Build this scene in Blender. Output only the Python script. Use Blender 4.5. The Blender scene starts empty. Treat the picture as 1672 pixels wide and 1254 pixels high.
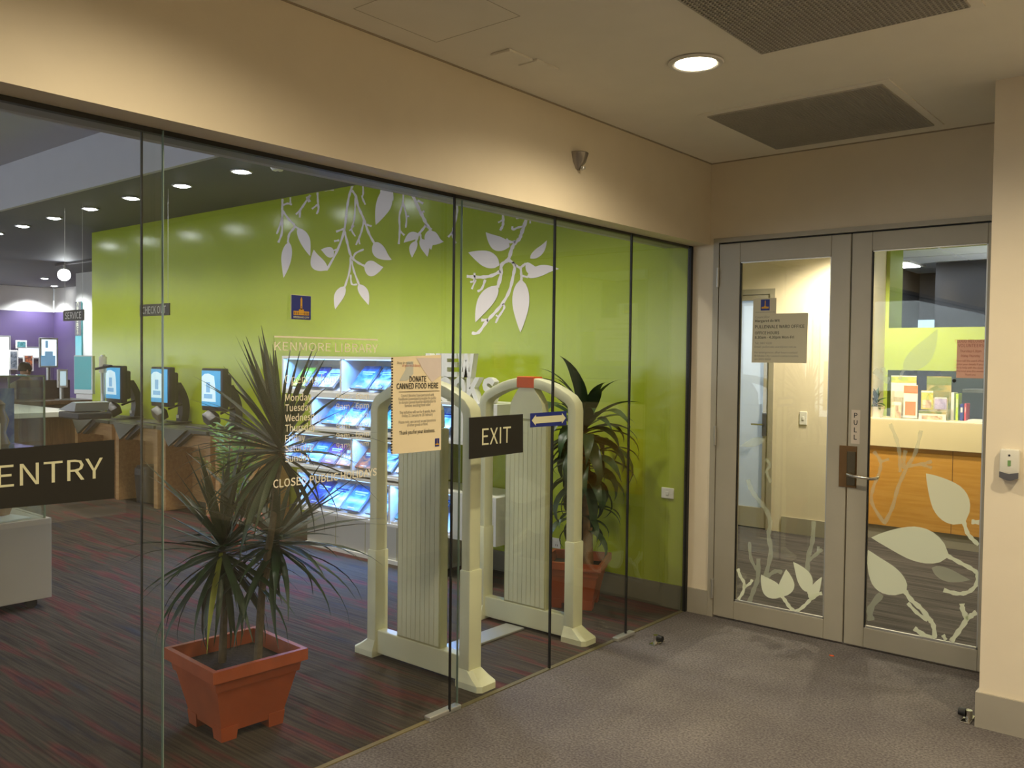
import bpy, bmesh, math, random, os
from mathutils import Vector, Matrix, Euler
random.seed(7)
D = bpy.data
SC = bpy.context.scene
COL = SC.collection
V = Vector
PI = math.pi

# ------------------------------------------------------------------ camera
F, YAW, PITCH, ROLL, HC = 1429.61, 0.695155781, -0.028476705, 0.0117121691, 1.6
XG, YD, ZT, ZC, XF = -2.714, 5.009, 2.328, 2.832, -2.578
_f = V((-math.sin(YAW) * math.cos(PITCH), math.cos(YAW) * math.cos(PITCH), math.sin(PITCH)))
_r0 = V((math.cos(YAW), math.sin(YAW), 0)); _u0 = _r0.cross(_f)
_r = _r0 * math.cos(ROLL) + _u0 * math.sin(ROLL); _u = -_r0 * math.sin(ROLL) + _u0 * math.cos(ROLL)
EYE = V((0, 0, HC))
cd = D.cameras.new('camera'); cam = D.objects.new('camera', cd); COL.objects.link(cam)
cd.sensor_width = 36; cd.lens = 36 * F / 1672; cd.clip_start = 0.05; cd.clip_end = 200
M = Matrix((_r, _u, -_f)).transposed().to_4x4(); M.translation = EYE; cam.matrix_world = M
SC.camera = cam

def ray(px, py): return _f + _r * ((px - 836) / F) - _u * ((py - 627) / F)
def PX(px, py, X=XG):
    d = ray(px, py); return EYE + d * (X / d.x)
def PB(px, py, Y=YD):
    d = ray(px, py); return EYE + d * (Y / d.y)
def PZ(px, py, Z=0.0):
    d = ray(px, py); return EYE + d * ((Z - HC) / d.z)

# ------------------------------------------------------------------ world, exposure, lights
def s2l(c):
    return tuple(((v / 255) / 12.92 if v / 255 <= 0.04045 else ((v / 255 + 0.055) / 1.055) ** 2.4) for v in c)
w = D.worlds.new('daylight'); SC.world = w; w.use_nodes = True
bg = w.node_tree.nodes['Background']; bg.inputs[0].default_value = (0.86, 0.91, 1.0, 1); bg.inputs[1].default_value = 3.8
SC.view_settings.view_transform = 'Standard'; SC.view_settings.look = 'None'
SC.view_settings.gamma = 1; SC.view_settings.use_curve_mapping = False
SC.view_settings.exposure = 0.0
cy = SC.cycles
cy.use_denoising = True; cy.max_bounces = 10; cy.diffuse_bounces = 4; cy.glossy_bounces = 4
cy.transmission_bounces = 6; cy.transparent_max_bounces = 40
cy.caustics_reflective = False; cy.caustics_refractive = False; cy.sample_clamp_indirect = 4.0

def lamp(name, kind, loc, power, col, rot=(0, 0, 0), **kw):
    l = D.lights.new(name, kind); l.energy = power; l.color = col
    for k, v in kw.items(): setattr(l, k, v)
    o = D.objects.new(name, l); o.location = loc; o.rotation_euler = rot; COL.objects.link(o); return o
WARM = (1.0, 0.84, 0.57); COOL = (0.93, 0.95, 1.0)
FOYER_LAMPS_AND_FILL = [(-1.765, 3.275), (-1.765, 1.25), (0.2, 1.25), (0.2, 3.275), (-1.765, -0.75), (0.2, -0.75), (2.2, 1.25), (2.2, 3.2), (2.2, -0.75), (-1.765, -2.75), (0.2, -2.75)]  # rightmost lamps are unseen, added to lift the foyer's ambient light
for (x, y), pw in zip(FOYER_LAMPS_AND_FILL, (165, 95, 120, 165, 90, 90, 80, 90, 80, 80, 80)):
    lamp('foyer_lamp_and_fill', 'SPOT', (x, y, ZC - 0.012), pw, WARM, spot_size=math.radians(158), spot_blend=0.85, shadow_soft_size=0.05)
SOFFIT_LAMPS = [(-6.28, 4.07), (-7.23, 4.09), (-8.2, 4.12), (-9.15, 4.16), (-10.1, 4.2), (-11.05, 4.24), (-12.0, 4.3), (-5.33, 4.05), (-4.4, 4.02), (-3.5, 4.0)]
for x, y in SOFFIT_LAMPS:
    lamp('soffit_lamp', 'SPOT', (x, y, 3.07), 75, (1.0, 0.93, 0.82), spot_size=math.radians(125), spot_blend=0.8, shadow_soft_size=0.04)
for x, y in [(-16.5, 6.7), (-18.35, 7.45), (-20.55, 8.2), (-20.55, 6.9), (-20.55, 5.6)]:
    lamp('far_lamp', 'SPOT', (x, y, 3.05), 260, COOL, spot_size=math.radians(130), spot_blend=0.8, shadow_soft_size=0.04)
lamp('office_lamp', 'SPOT', (-2.5, 7.5, 2.66), 240, (1.0, 0.86, 0.62), spot_size=math.radians(160), spot_blend=0.5, shadow_soft_size=0.06)
lamp('office_lamp', 'SPOT', (-1.6, 7.0, 2.66), 95, (1.0, 0.9, 0.7), spot_size=math.radians(150), spot_blend=0.6, shadow_soft_size=0.06)
lamp('back_office_ceiling_fill', 'POINT', (-1.2, 9.5, 1.7), 45, COOL, shadow_soft_size=0.12)  # unseen point light added to brighten the back office ceiling tiles
lamp('back_office_panel_lamp', 'AREA', (-2.6, 9.7, 2.66), 14, COOL, shape='RECTANGLE', size=1.2, size_y=0.6)

# ------------------------------------------------------------------ materials
MATS = {}
def mk(name, rgb, rough=0.6, metal=0.0, var=0.06, scale=6.0, bump=0.0, bscale=200.0, emit=0.0, spec=0.5, coat=0.0):
    m = D.materials.new(name); m.use_nodes = True; nt = m.node_tree; N = nt.nodes; L = nt.links
    b = N['Principled BSDF']; c = s2l(rgb)
    b.inputs['Roughness'].default_value = rough; b.inputs['Metallic'].default_value = metal
    b.inputs['Specular IOR Level'].default_value = spec; b.inputs['Coat Weight'].default_value = coat
    tc = N.new('ShaderNodeTexCoord'); no = N.new('ShaderNodeTexNoise'); no.inputs['Scale'].default_value = scale; no.inputs['Detail'].default_value = 4
    L.new(tc.outputs['Object'], no.inputs['Vector'])
    r = N.new('ShaderNodeValToRGB'); r.color_ramp.elements[0].position = 0.3; r.color_ramp.elements[1].position = 0.7
    r.color_ramp.elements[0].color = tuple(v * (1 - var) for v in c) + (1,)
    r.color_ramp.elements[1].color = tuple(min(1, v * (1 + var)) for v in c) + (1,)
    L.new(no.outputs['Fac'], r.inputs['Fac']); L.new(r.outputs['Color'], b.inputs['Base Color'])
    if bump:
        n2 = N.new('ShaderNodeTexNoise'); n2.inputs['Scale'].default_value = bscale; n2.inputs['Detail'].default_value = 3
        L.new(tc.outputs['Object'], n2.inputs['Vector'])
        bp = N.new('ShaderNodeBump'); bp.inputs['Strength'].default_value = bump; bp.inputs['Distance'].default_value = 0.004
        L.new(n2.outputs['Fac'], bp.inputs['Height']); L.new(bp.outputs['Normal'], b.inputs['Normal'])
    if emit:
        L.new(r.outputs['Color'], b.inputs['Emission Color']); b.inputs['Emission Strength'].default_value = emit
    MATS[name] = m; return m

def glassy(name, tint, refl=1.0, frost=None, frost_col=None):
    """thin architectural glass: transparent with a Schlick mirror term from the surface angle; frost mixes in a diffuse film"""
    m = D.materials.new(name); m.use_nodes = True; nt = m.node_tree; N = nt.nodes; L = nt.links
    N.remove(N['Principled BSDF']); out = N['Material Output']
    g = N.new('ShaderNodeNewGeometry'); dot = N.new('ShaderNodeVectorMath'); dot.operation = 'DOT_PRODUCT'
    L.new(g.outputs['Incoming'], dot.inputs[0]); L.new(g.outputs['Normal'], dot.inputs[1])
    def math_(op, a, b=None):
        n = N.new('ShaderNodeMath'); n.operation = op
        if hasattr(a, 'links'): L.new(a, n.inputs[0])
        else: n.inputs[0].default_value = a
        if b is not None:
            if hasattr(b, 'links'): L.new(b, n.inputs[1])
            else: n.inputs[1].default_value = b
        return n.outputs[0]
    ab = math_('ABSOLUTE', dot.outputs['Value']); om = math_('SUBTRACT', 1.0, ab); p5 = math_('POWER', om, 5.0)
    fr = math_('MULTIPLY', math_('ADD', math_('MULTIPLY', p5, 0.95), 0.043), refl)
    tr = N.new('ShaderNodeBsdfTransparent'); tr.inputs[0].default_value = tint + (1,)
    gl = N.new('ShaderNodeBsdfGlossy'); gl.inputs['Roughness'].default_value = 0.0; gl.inputs[0].default_value = (0.95, 0.97, 0.95, 1)
    mx = N.new('ShaderNodeMixShader'); L.new(fr, mx.inputs[0]); L.new(tr.outputs[0], mx.inputs[1]); L.new(gl.outputs[0], mx.inputs[2])
    last = mx.outputs[0]
    if frost:
        di = N.new('ShaderNodeBsdfDiffuse'); di.inputs[0].default_value = s2l(frost_col) + (1,)
        tl = N.new('ShaderNodeBsdfTranslucent'); tl.inputs[0].default_value = s2l(frost_col) + (1,)
        m3 = N.new('ShaderNodeMixShader'); m3.inputs[0].default_value = 0.45; L.new(di.outputs[0], m3.inputs[1]); L.new(tl.outputs[0], m3.inputs[2])
        m2 = N.new('ShaderNodeMixShader'); m2.inputs[0].default_value = frost; L.new(last, m2.inputs[1]); L.new(m3.outputs[0], m2.inputs[2]); last = m2.outputs[0]
    L.new(last, out.inputs['Surface']); MATS[name] = m; return m

def carpet(name, cols, stretch, rough_spot):
    m = D.materials.new(name); m.use_nodes = True; nt = m.node_tree; N = nt.nodes; L = nt.links; b = N['Principled BSDF']
    b.inputs['Roughness'].default_value = 0.95; b.inputs['Specular IOR Level'].default_value = 0.1
    tc = N.new('ShaderNodeTexCoord')
    def noise(sc, scale, det=3):
        mp = N.new('ShaderNodeMapping'); mp.inputs['Scale'].default_value = sc; L.new(tc.outputs['Object'], mp.inputs['Vector'])
        n = N.new('ShaderNodeTexNoise'); n.inputs['Scale'].default_value = scale; n.inputs['Detail'].default_value = det; L.new(mp.outputs[0], n.inputs['Vector']); return n.outputs['Fac']
    a = noise(stretch, 1.0, 3)
    r = N.new('ShaderNodeValToRGB'); e = r.color_ramp.elements
    n = len(cols)
    while len(e) < n: e.new(0.5)
    for i, (pos, c) in enumerate(cols): e[i].position = pos; e[i].color = s2l(c) + (1,)
    L.new(a, r.inputs['Fac'])
    fine = noise(rough_spot, 1.0, 3)
    mr = N.new('ShaderNodeMapRange'); mr.inputs['From Min'].default_value = 0.3; mr.inputs['From Max'].default_value = 0.7
    mr.inputs['To Min'].default_value = 0.62; mr.inputs['To Max'].default_value = 1.38; L.new(fine, mr.inputs['Value'])
    mx = N.new('ShaderNodeMixRGB'); mx.blend_type = 'MULTIPLY'; mx.inputs[0].default_value = 1
    L.new(r.outputs['Color'], mx.inputs[1]); L.new(mr.outputs[0], mx.inputs[2]); L.new(mx.outputs[0], b.inputs['Base Color'])
    pile = noise((1, 1, 1), 260, 2)
    bp = N.new('ShaderNodeBump'); bp.inputs['Strength'].default_value = 0.5; bp.inputs['Distance'].default_value = 0.006
    L.new(pile, bp.inputs['Height']); L.new(bp.outputs['Normal'], b.inputs['Normal']); MATS[name] = m; return m

def wood(name, c1, c2, axis=0, rough=0.4):
    m = D.materials.new(name); m.use_nodes = True; nt = m.node_tree; N = nt.nodes; L = nt.links; b = N['Principled BSDF']
    b.inputs['Roughness'].default_value = rough
    tc = N.new('ShaderNodeTexCoord'); mp = N.new('ShaderNodeMapping'); sc = [14, 14, 14]; sc[axis] = 1.2
    mp.inputs['Scale'].default_value = sc; L.new(tc.outputs['Object'], mp.inputs['Vector'])
    n = N.new('ShaderNodeTexNoise'); n.inputs['Scale'].default_value = 2.5; n.inputs['Detail'].default_value = 6; n.inputs['Distortion'].default_value = 0.6; L.new(mp.outputs[0], n.inputs['Vector'])
    r = N.new('ShaderNodeValToRGB'); r.color_ramp.elements[0].position = 0.3; r.color_ramp.elements[1].position = 0.7
    r.color_ramp.elements[0].color = s2l(c1) + (1,); r.color_ramp.elements[1].color = s2l(c2) + (1,)
    L.new(n.outputs['Fac'], r.inputs['Fac']); L.new(r.outputs['Color'], b.inputs['Base Color']); MATS[name] = m; return m

def cover(name, c1, c2, scale=9.0):
    m = D.materials.new(name); m.use_nodes = True; nt = m.node_tree; N = nt.nodes; L = nt.links; b = N['Principled BSDF']
    b.inputs['Roughness'].default_value = 0.22
    tc = N.new('ShaderNodeTexCoord'); n = N.new('ShaderNodeTexNoise'); n.inputs['Scale'].default_value = scale; n.inputs['Detail'].default_value = 5; n.inputs['Distortion'].default_value = 1.2
    L.new(tc.outputs['Object'], n.inputs['Vector']); r = N.new('ShaderNodeValToRGB')
    r.color_ramp.elements[0].position = 0.42; r.color_ramp.elements[1].position = 0.58
    r.color_ramp.elements[0].color = s2l(c1) + (1,); r.color_ramp.elements[1].color = s2l(c2) + (1,)
    L.new(n.outputs['Fac'], r.inputs['Fac']); L.new(r.outputs['Color'], b.inputs['Base Color']); MATS[name] = m; return m

cream = mk('cream_paint', (232, 220, 196), 0.55, var=0.02, bump=0.05, bscale=90)
ceilm = mk('ceiling_paint', (240, 236, 224), 0.8, var=0.015)
green = mk('green_gloss_paint', (160, 176, 38), 0.2, var=0.03, scale=1.5)
soffitm = mk('charcoal_paint', (84, 88, 98), 0.7, var=0.03)
fascia = mk('pale_grey_paint', (196, 196, 204), 0.7, var=0.02)
skirt = mk('taupe_skirting', (164, 158, 144), 0.5, var=0.03)
purple = mk('purple_paint', (70, 56, 100), 0.6, var=0.03)
white = mk('white_laminate', (232, 230, 224), 0.35, var=0.02)
offwhite = mk('off_white_panel', (214, 212, 200), 0.5, var=0.02)
black = mk('black_rubber', (18, 18, 18), 0.5, var=0.1)
blackvinyl = mk('black_vinyl', (30, 29, 26), 0.45, var=0.05)
ivory = mk('ivory_vinyl', (214, 214, 180), 0.5, var=0.02)
ivory2 = mk('white_wall_vinyl', (236, 226, 226), 0.4, var=0.015)
alu = mk('bronze_grey_aluminium', (172, 166, 150), 0.42, metal=0.1, var=0.03)
alu_l = mk('brushed_aluminium', (196, 196, 192), 0.35, metal=0.7, var=0.04)
chrome = mk('chrome', (220, 216, 205), 0.18, metal=1.0, var=0.02)
brass = mk('bronze_plate', (122, 92, 58), 0.4, metal=0.75, var=0.1)
gatem = mk('moulded_cream_plastic', (238, 237, 204), 0.45, var=0.03)
groove = mk('grooved_cream_plastic', (186, 182, 138), 0.6, var=0.04)
orange = mk('orange_tape', (238, 96, 24), 0.45, var=0.06)
terra = mk('terracotta_plastic', (168, 80, 40), 0.5, var=0.1, scale=9)
soil = mk('potting_soil', (48, 38, 30), 0.95, var=0.4, scale=60, bump=0.8, bscale=80)
leafd = mk('dark_spiky_leaf', (30, 54, 26), 0.45, var=0.3, scale=14)
leafc = mk('broad_green_leaf', (44, 70, 38), 0.4, var=0.25, scale=9)
leafp = mk('palm_green_leaf', (112, 134, 40), 0.45, var=0.25, scale=12)
cane = mk('brown_cane', (150, 106, 66), 0.8, var=0.25, scale=24, bump=0.5, bscale=60)
bark = mk('grey_bark', (98, 86, 68), 0.85, var=0.25, scale=30, bump=0.5, bscale=60)
desk_wood = wood('oak_veneer', (180, 134, 84), (204, 160, 106), 0)
desk_wood2 = wood('beech_front', (206, 148, 62), (222, 168, 84), 0)
brownm = wood('brown_timber', (104, 74, 50), (130, 96, 66), 2)
slate = mk('slate_laminate', (74, 76, 68), 0.3, var=0.06)
dark = mk('charcoal_plastic', (44, 44, 48), 0.4, var=0.08)
darkg = mk('mid_grey_plastic', (84, 84, 88), 0.4, var=0.06)
glass = glassy('clear_glass', (0.955, 0.972, 0.955))
glass_case = glassy('case_glass', (0.9, 0.93, 0.9))
frosted = glassy('frosted_glass', (0.95, 0.97, 1), 0.6, 0.93, (226, 234, 244))
film = glassy('etched_film', (0.98, 0.99, 0.96), 0.3, 0.86, (236, 242, 222))
film2 = glassy('faint_leaf_film', (0.98, 0.99, 0.97), 0.2, 0.32, (224, 232, 216))  # fainter leaf shapes, mostly see-through
edge = mk('polished_glass_edge', (150, 172, 156), 0.12, var=0.04)
paper = mk('cream_paper', (240, 226, 192), 0.7, var=0.02)
signcard = mk('grey_sign_card', (200, 194, 168), 0.6, var=0.02)
ink = mk('black_ink', (34, 34, 36), 0.6, var=0.05)
inkg = mk('grey_ink', (112, 110, 108), 0.6, var=0.05)
inkr = mk('red_ink', (196, 104, 96), 0.6, var=0.05)
navy = mk('navy_print', (28, 44, 128), 0.45, var=0.05)
gold = mk('gold_print', (206, 154, 44), 0.5, var=0.08)
pink = mk('salmon_paper', (250, 198, 174), 0.7, var=0.03)
plum = mk('plum_ink', (196, 110, 96), 0.7, var=0.03)
lampm = mk('lamp_glow', (255, 238, 208), 0.5, emit=22.0)
lampc = mk('soffit_lamp_glow', (248, 248, 255), 0.5, emit=60.0)
ledm = mk('led_strip_glow', (150, 195, 255), 0.5, emit=3.0)
winm = mk('daylight_window_glow', (226, 236, 255), 0.5, emit=3.0)
scr_b = mk('screen_blue', (60, 150, 200), 0.3, emit=0.75)
scr_l = mk('pale_screen_board_glow', (196, 222, 236), 0.3, emit=0.75)
scr_t = mk('teal_screen_banner_glow', (60, 150, 160), 0.3, emit=0.5)
scr_w = mk('screen_white', (226, 240, 255), 0.3, emit=1.5)
scr_i = mk('screen_mid_blue', (120, 170, 210), 0.3, emit=0.7)
tilem = mk('ceiling_tile_white', (228, 230, 234), 0.8, var=0.03)
darkwall = mk('navy_grey_wall', (36, 38, 44), 0.7, var=0.04)
greyg = mk('grey_screen_panel', (122, 128, 140), 0.6, var=0.04)
yellowg = mk('olive_panel', (150, 156, 92), 0.6, var=0.05)
skin = mk('skin', (196, 150, 120), 0.55, var=0.05)
hair = mk('dark_hair', (34, 28, 26), 0.6, var=0.15)
shirt = mk('pale_shirt', (206, 200, 178), 0.8, var=0.05)
trous = mk('dark_trousers', (46, 46, 54), 0.85, var=0.05)
ventm = mk('grey_grille', (190, 186, 176), 0.6, var=0.04)
ventd = mk('grille_recess', (130, 126, 118), 0.8, var=0.04)
lib_carpet = carpet('striped_library_carpet', [(0.26, (58, 60, 68)), (0.40, (74, 65, 57)), (0.52, (76, 69, 60)), (0.63, (98, 58, 54)), (0.74, (66, 58, 64))], (1.5, 10.0, 1), (2.0, 75.0, 1))
foy_carpet = carpet('grey_foyer_carpet', [(0.3, (100, 95, 95)), (0.5, (106, 101, 100)), (0.7, (112, 107, 105))], (3, 3, 3), (95.0, 95.0, 95.0))
off_carpet = carpet('grey_office_carpet', [(0.3, (70, 66, 66)), (0.5, (84, 80, 78)), (0.7, (98, 92, 90))], (1.2, 12.0, 1), (2.0, 60.0, 1))

# ------------------------------------------------------------------ mesh builder
ORG = {}
class MB:
    def __init__(s, mi=0): s.bm = bmesh.new(); s.mi = mi
    def poly(s, pts, faces):
        vs = [s.bm.verts.new(p) for p in pts]
        for f in faces:
            try:
                fc = s.bm.faces.new([vs[i] for i in f]); fc.material_index = s.mi
            except ValueError: pass
        return s
    def box(s, a, b, bevel=0.0, mat=None):
        x0, x1 = sorted((a[0], b[0])); y0, y1 = sorted((a[1], b[1])); z0, z1 = sorted((a[2], b[2]))
        P = [V(p) for p in ((x0, y0, z0), (x1, y0, z0), (x1, y1, z0), (x0, y1, z0), (x0, y0, z1), (x1, y0, z1), (x1, y1, z1), (x0, y1, z1))]
        if mat: P = [mat @ p for p in P]
        vs = [s.bm.verts.new(p) for p in P]; fs = []
        for f in ((3, 2, 1, 0), (4, 5, 6, 7), (0, 1, 5, 4), (1, 2, 6, 5), (2, 3, 7, 6), (3, 0, 4, 7)):
            fc = s.bm.faces.new([vs[i] for i in f]); fc.material_index = s.mi; fs.append(fc)
        if bevel:
            es = list({e for f in fs for e in f.edges})
            r = bmesh.ops.bevel(s.bm, geom=es, offset=bevel, segments=2, affect='EDGES', profile=0.5)
            for f in r['faces']: f.material_index = s.mi
        return s
    def obox(s, c, size, rot=(0, 0, 0), bevel=0.0):
        h = [v / 2 for v in size]
        return s.box((-h[0], -h[1], -h[2]), h, bevel, Matrix.Translation(c) @ Euler(rot).to_matrix().to_4x4())
    def loft(s, rings, cap=True, closed=True):
        vr = [[s.bm.verts.new(p) for p in r] for r in rings]; n = len(vr[0])
        for a, b in zip(vr, vr[1:]):
            for i in range(n if closed else n - 1):
                j = (i + 1) % n; f = s.bm.faces.new((a[i], a[j], b[j], b[i])); f.material_index = s.mi
        if cap and closed:
            f = s.bm.faces.new(list(reversed(vr[0]))); f.material_index = s.mi
            f = s.bm.faces.new(vr[-1]); f.material_index = s.mi
        return s
    def cyl(s, p0, p1, r0, r1=None, n=14):
        return s.tube([p0, p1], [r0, r0 if r1 is None else r1], n)
    def tube(s, path, rad, n=8):
        path = [V(p) for p in path]; rings = []
        if not isinstance(rad, (list, tuple)): rad = [rad] * len(path)
        prev = None
        for i, p in enumerate(path):
            t = (path[min(i + 1, len(path) - 1)] - path[max(i - 1, 0)]).normalized()
            if prev is None: a = t.orthogonal().normalized()
            else:
                a = prev - t * prev.dot(t); a.normalize()
            prev = a; b = t.cross(a)
            rings.append([p + (a * math.cos(2 * PI * k / n) + b * math.sin(2 * PI * k / n)) * rad[i] for k in range(n)])
        return s.loft(rings)
    def prism(s, pts, d):
        pts = [V(p) for p in pts]; d = V(d); n = len(pts)
        vs = [s.bm.verts.new(p) for p in pts] + [s.bm.verts.new(p + d) for p in pts]
        fs = [list(range(n))[::-1], [n + i for i in range(n)]] + [[i, (i + 1) % n, n + (i + 1) % n, n + i] for i in range(n)]
        for f in fs:
            fc = s.bm.faces.new([vs[i] for i in f]); fc.material_index = s.mi
        return s
    def face(s, pts):
        f = s.bm.faces.new([s.bm.verts.new(p) for p in pts]); f.material_index = s.mi; return s
    def lathe(s, c, prof, n=20, axis='Z'):
        rings = []
        for r, z in prof:
            rings.append([V(c) + (V((r * math.cos(2 * PI * k / n), r * math.sin(2 * PI * k / n), z)) if axis == 'Z' else V((r * math.cos(2 * PI * k / n), z, r * math.sin(2 * PI * k / n)))) for k in range(n)])
        return s.loft(rings)
    def build(s, name, mat, parent=None, smooth=False, org=None, kind=None, label=None, recalc=True):
        bm = s.bm
        if recalc: bmesh.ops.recalc_face_normals(bm, faces=bm.faces)
        o0 = V((0, 0, 0))
        if parent is not None: o0 = ORG[parent]
        elif org is not None: o0 = V(org)
        if o0.length: bmesh.ops.translate(bm, verts=bm.verts, vec=-o0)
        me = D.meshes.new(name); bm.to_mesh(me); bm.free()
        for m in (mat if isinstance(mat, (list, tuple)) else [mat]): me.materials.append(m)
        if smooth:
            for p in me.polygons: p.use_smooth = True
            me.set_sharp_from_angle(angle=math.radians(38))
        o = D.objects.new(name, me); COL.objects.link(o)
        if parent is not None: o.parent = parent; ORG[o] = o0
        else: o.location = o0; ORG[o] = o0
        if kind: o['kind'] = kind
        if label: o['label'] = label
        return o

def tag(o, label, cat, group=None):
    o['label'] = label; o['category'] = cat
    if group: o['group'] = group
    return o
def thing(name, label, cat, loc, group=None):
    o = D.objects.new(name, None); o.empty_display_size = 0.05; COL.objects.link(o); o.location = loc; ORG[o] = V(loc)
    return tag(o, label, cat, group)
def struct(name, loc=(0, 0, 0)):
    o = D.objects.new(name, None); COL.objects.link(o); o.location = loc; ORG[o] = V(loc); o['kind'] = 'structure'; return o
def dup(root, loc, label=None, rotz=None):
    r = root.copy(); COL.objects.link(r); r.location = loc
    if rotz is not None: r.rotation_euler = (0, 0, rotz)
    if label: r['label'] = label
    for ch in list(root.children):
        c = ch.copy(); COL.objects.link(c); c.parent = r
        for g in list(ch.children):
            d = g.copy(); COL.objects.link(d); d.parent = c
    return r
def S(name, a, b, mat, parent=None, bevel=0.0, kind='structure'):
    o = MB().box(a, b, bevel).build(name, mat, parent)
    if parent is None: o['kind'] = kind
    return o

# flat print: text and decals on a frame (origin, right, up, normal)
_tc = {}
try: FONT = D.fonts.load(os.path.join(bpy.utils.system_resource('DATAFILES'), 'fonts', 'Noto Sans CJK Regular.woff2'))
except Exception: FONT = None
def text_geo(s, bold=0.0, ext=0.0):
    k = (s, bold, ext)
    if k not in _tc:
        cu = D.curves.new('t', 'FONT'); cu.body = s; cu.font = FONT or cu.font; cu.resolution_u = 2; cu.offset = bold; cu.extrude = ext; cu.size = 1
        ob = D.objects.new('t', cu); COL.objects.link(ob)
        dg = bpy.context.evaluated_depsgraph_get(); me = D.meshes.new_from_object(ob.evaluated_get(dg))
        _tc[k] = ([v.co.copy() for v in me.vertices], [tuple(p.vertices) for p in me.polygons])
        D.objects.remove(ob); D.curves.remove(cu); D.meshes.remove(me)
    return _tc[k]
CAP = 0.0
def text(mb, s, o, ux, uz, cap, width=None, n=None, lift=0.0012, bold=0.0, depth=0.0, align='L'):
    global CAP
    if not CAP: CAP = max(v.y for v in text_geo('H')[0])
    vs, fs = text_geo(s, bold, 0.5 if depth else 0.0)
    if not vs: return
    x0 = min(v.x for v in vs); x1 = max(v.x for v in vs); sy = cap / CAP; sx = (width / (x1 - x0)) if width else sy
    n = n or ux.cross(uz); w_ = (x1 - x0) * sx; ox = -x0 * sx - (0 if align == 'L' else w_ / 2 if align == 'C' else w_)
    pts = [o + ux * (v.x * sx + ox) + uz * (v.y * sy) + n * (lift + (v.z + 0.5) * depth if depth else lift) for v in vs]
    mb.poly(pts, fs)
EX, EY, EZ = V((1, 0, 0)), V((0, 1, 0)), V((0, 0, 1))

def leaf2d(b, t, hw, bend=0.0, hook=0.0, n=12):
    b = V((b[0], b[1])); t = V((t[0], t[1])); d = t - b; L = d.length; d.normalize(); q = V((-d.y, d.x)); up, lo = [], []
    for i in range(n + 1):
        s = i / n; c = b + d * (L * s) + q * (bend * 4 * s * (1 - s) + hook * max(0, s - 0.6) ** 2 * 6)
        wd = hw * (math.sin(PI * min(1, s ** 0.72)) ** 0.85) * (1.0 if s < 0.5 else 1.0 - 0.25 * (s - 0.5))
        if i == n: wd = 0
        if i == 0: wd = hw * 0.08
        up.append(c + q * wd); lo.append(c - q * wd)
    return up, lo
def leaf_strip(pts, fn):
    up, lo = leaf2d(*pts); n = len(up)
    return MB().poly([fn(*p) for p in up + lo], [(i, i + 1, n + i + 1, n + i) for i in range(n - 1)])
def smooth_line(P, k=4):
    P = [V((p[0], p[1])) for p in P]; out = []
    for i in range(len(P) - 1):
        p0, p1, p2, p3 = P[max(0, i - 1)], P[i], P[i + 1], P[min(len(P) - 1, i + 2)]
        for j in range(k):
            t = j / k
            out.append(0.5 * ((2 * p1) + (p2 - p0) * t + (2 * p0 - 5 * p1 + 4 * p2 - p3) * t * t + (3 * p1 - p0 - 3 * p2 + p3) * t ** 3))
    return out + [P[-1]]
def stroke(mb, pts, wd, fn):
    L = smooth_line(pts); n = len(L); a, b = [], []
    for i, p in enumerate(L):
        t = (L[min(i + 1, n - 1)] - L[max(i - 1, 0)]).normalized(); q = V((-t.y, t.x)); ww = wd / 2 * (1.0 + 0.22 * math.sin(i * 2.1))
        a.append(p + q * ww); b.append(p - q * ww)
    P = [fn(*p) for p in a] + [fn(*p) for p in b]
    mb.poly(P, [(i, i + 1, n + i + 1, n + i) for i in range(n - 1)])

# ------------------------------------------------------------------ setting: shell
S('floor', (-26, -7, -0.05), (XG - 0.012, YD + 0.02, 0.0), lib_carpet)
S('floor_library_rear', (-26, YD + 0.02, -0.05), (-10.85, 12.5, 0.0), lib_carpet)
S('floor_foyer', (XG + 0.012, -7, -0.05), (3.2, YD + 0.02, 0.0), foy_carpet)
S('floor_office', (-5, YD + 0.02, -0.05), (3.2, 12.5, -0.001), off_carpet)
S('trim_1', (XG - 0.012, -7, -0.04), (XG + 0.012, YD, 0.004), mk('threshold_strip', (112, 102, 68), 0.8, 0.0))
ceil_ = MB().box((XF - 0.28, -7, ZC), (3.2, YD + 0.2, ZC + 0.1)).build('ceiling', ceilm, kind='structure')
# bulkhead over the glass
S('wall_left', (-2.86, -7, ZT), (XF, YD + 0.0, ZC), cream)
S('wall_library_side', (-2.9, -7, ZT + 0.001), (-2.86, YD, 3.56), fascia)
S('trim_2', (-2.727, -7, ZT - 0.016), (-2.703, YD - 0.01, ZT + 0.01), black)
S('trim_3', (-2.85, -7, ZT - 0.003), (-2.74, YD - 0.01, ZT + 0.002), mk('head_channel', (150, 146, 144), 0.5))
# end wall of the foyer
S('wall_back', (-10.97, YD, 0), (XG - 0.004, YD + 0.18, 3.1), green)
S('wall_door_side', (XG - 0.004, YD, 0), (-2.535, YD + 0.18, ZC), cream)
S('wall_over_door', (-2.535, YD, ZT + 0.025), (-0.80, YD + 0.18, ZC), cream)
S('wall_right', (-0.856, 4.275, 0), (3.2, YD + 0.3, ZC), cream)
S('baseboard_back', (-10.97, YD - 0.014, 0), (XG - 0.02, YD, 0.15), mk('dark_skirting', (112, 108, 92), 0.5))
S('baseboard_door', (XG + 0.014, YD - 0.014, 0), (-2.545, YD, 0.155), skirt)
S('baseboard_right', (-0.868, 4.261, 0), (3.2, 4.275, 0.155), skirt)
S('baseboard_pier', (-0.868, 4.275, 0), (-0.856, YD - 0.05, 0.155), skirt)
S('wall_foyer_light_block', (-2.6, -5.6, 0), (3.3, -5.45, ZC), cream)  # unseen wall added to shut out daylight and bounce warm light
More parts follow.
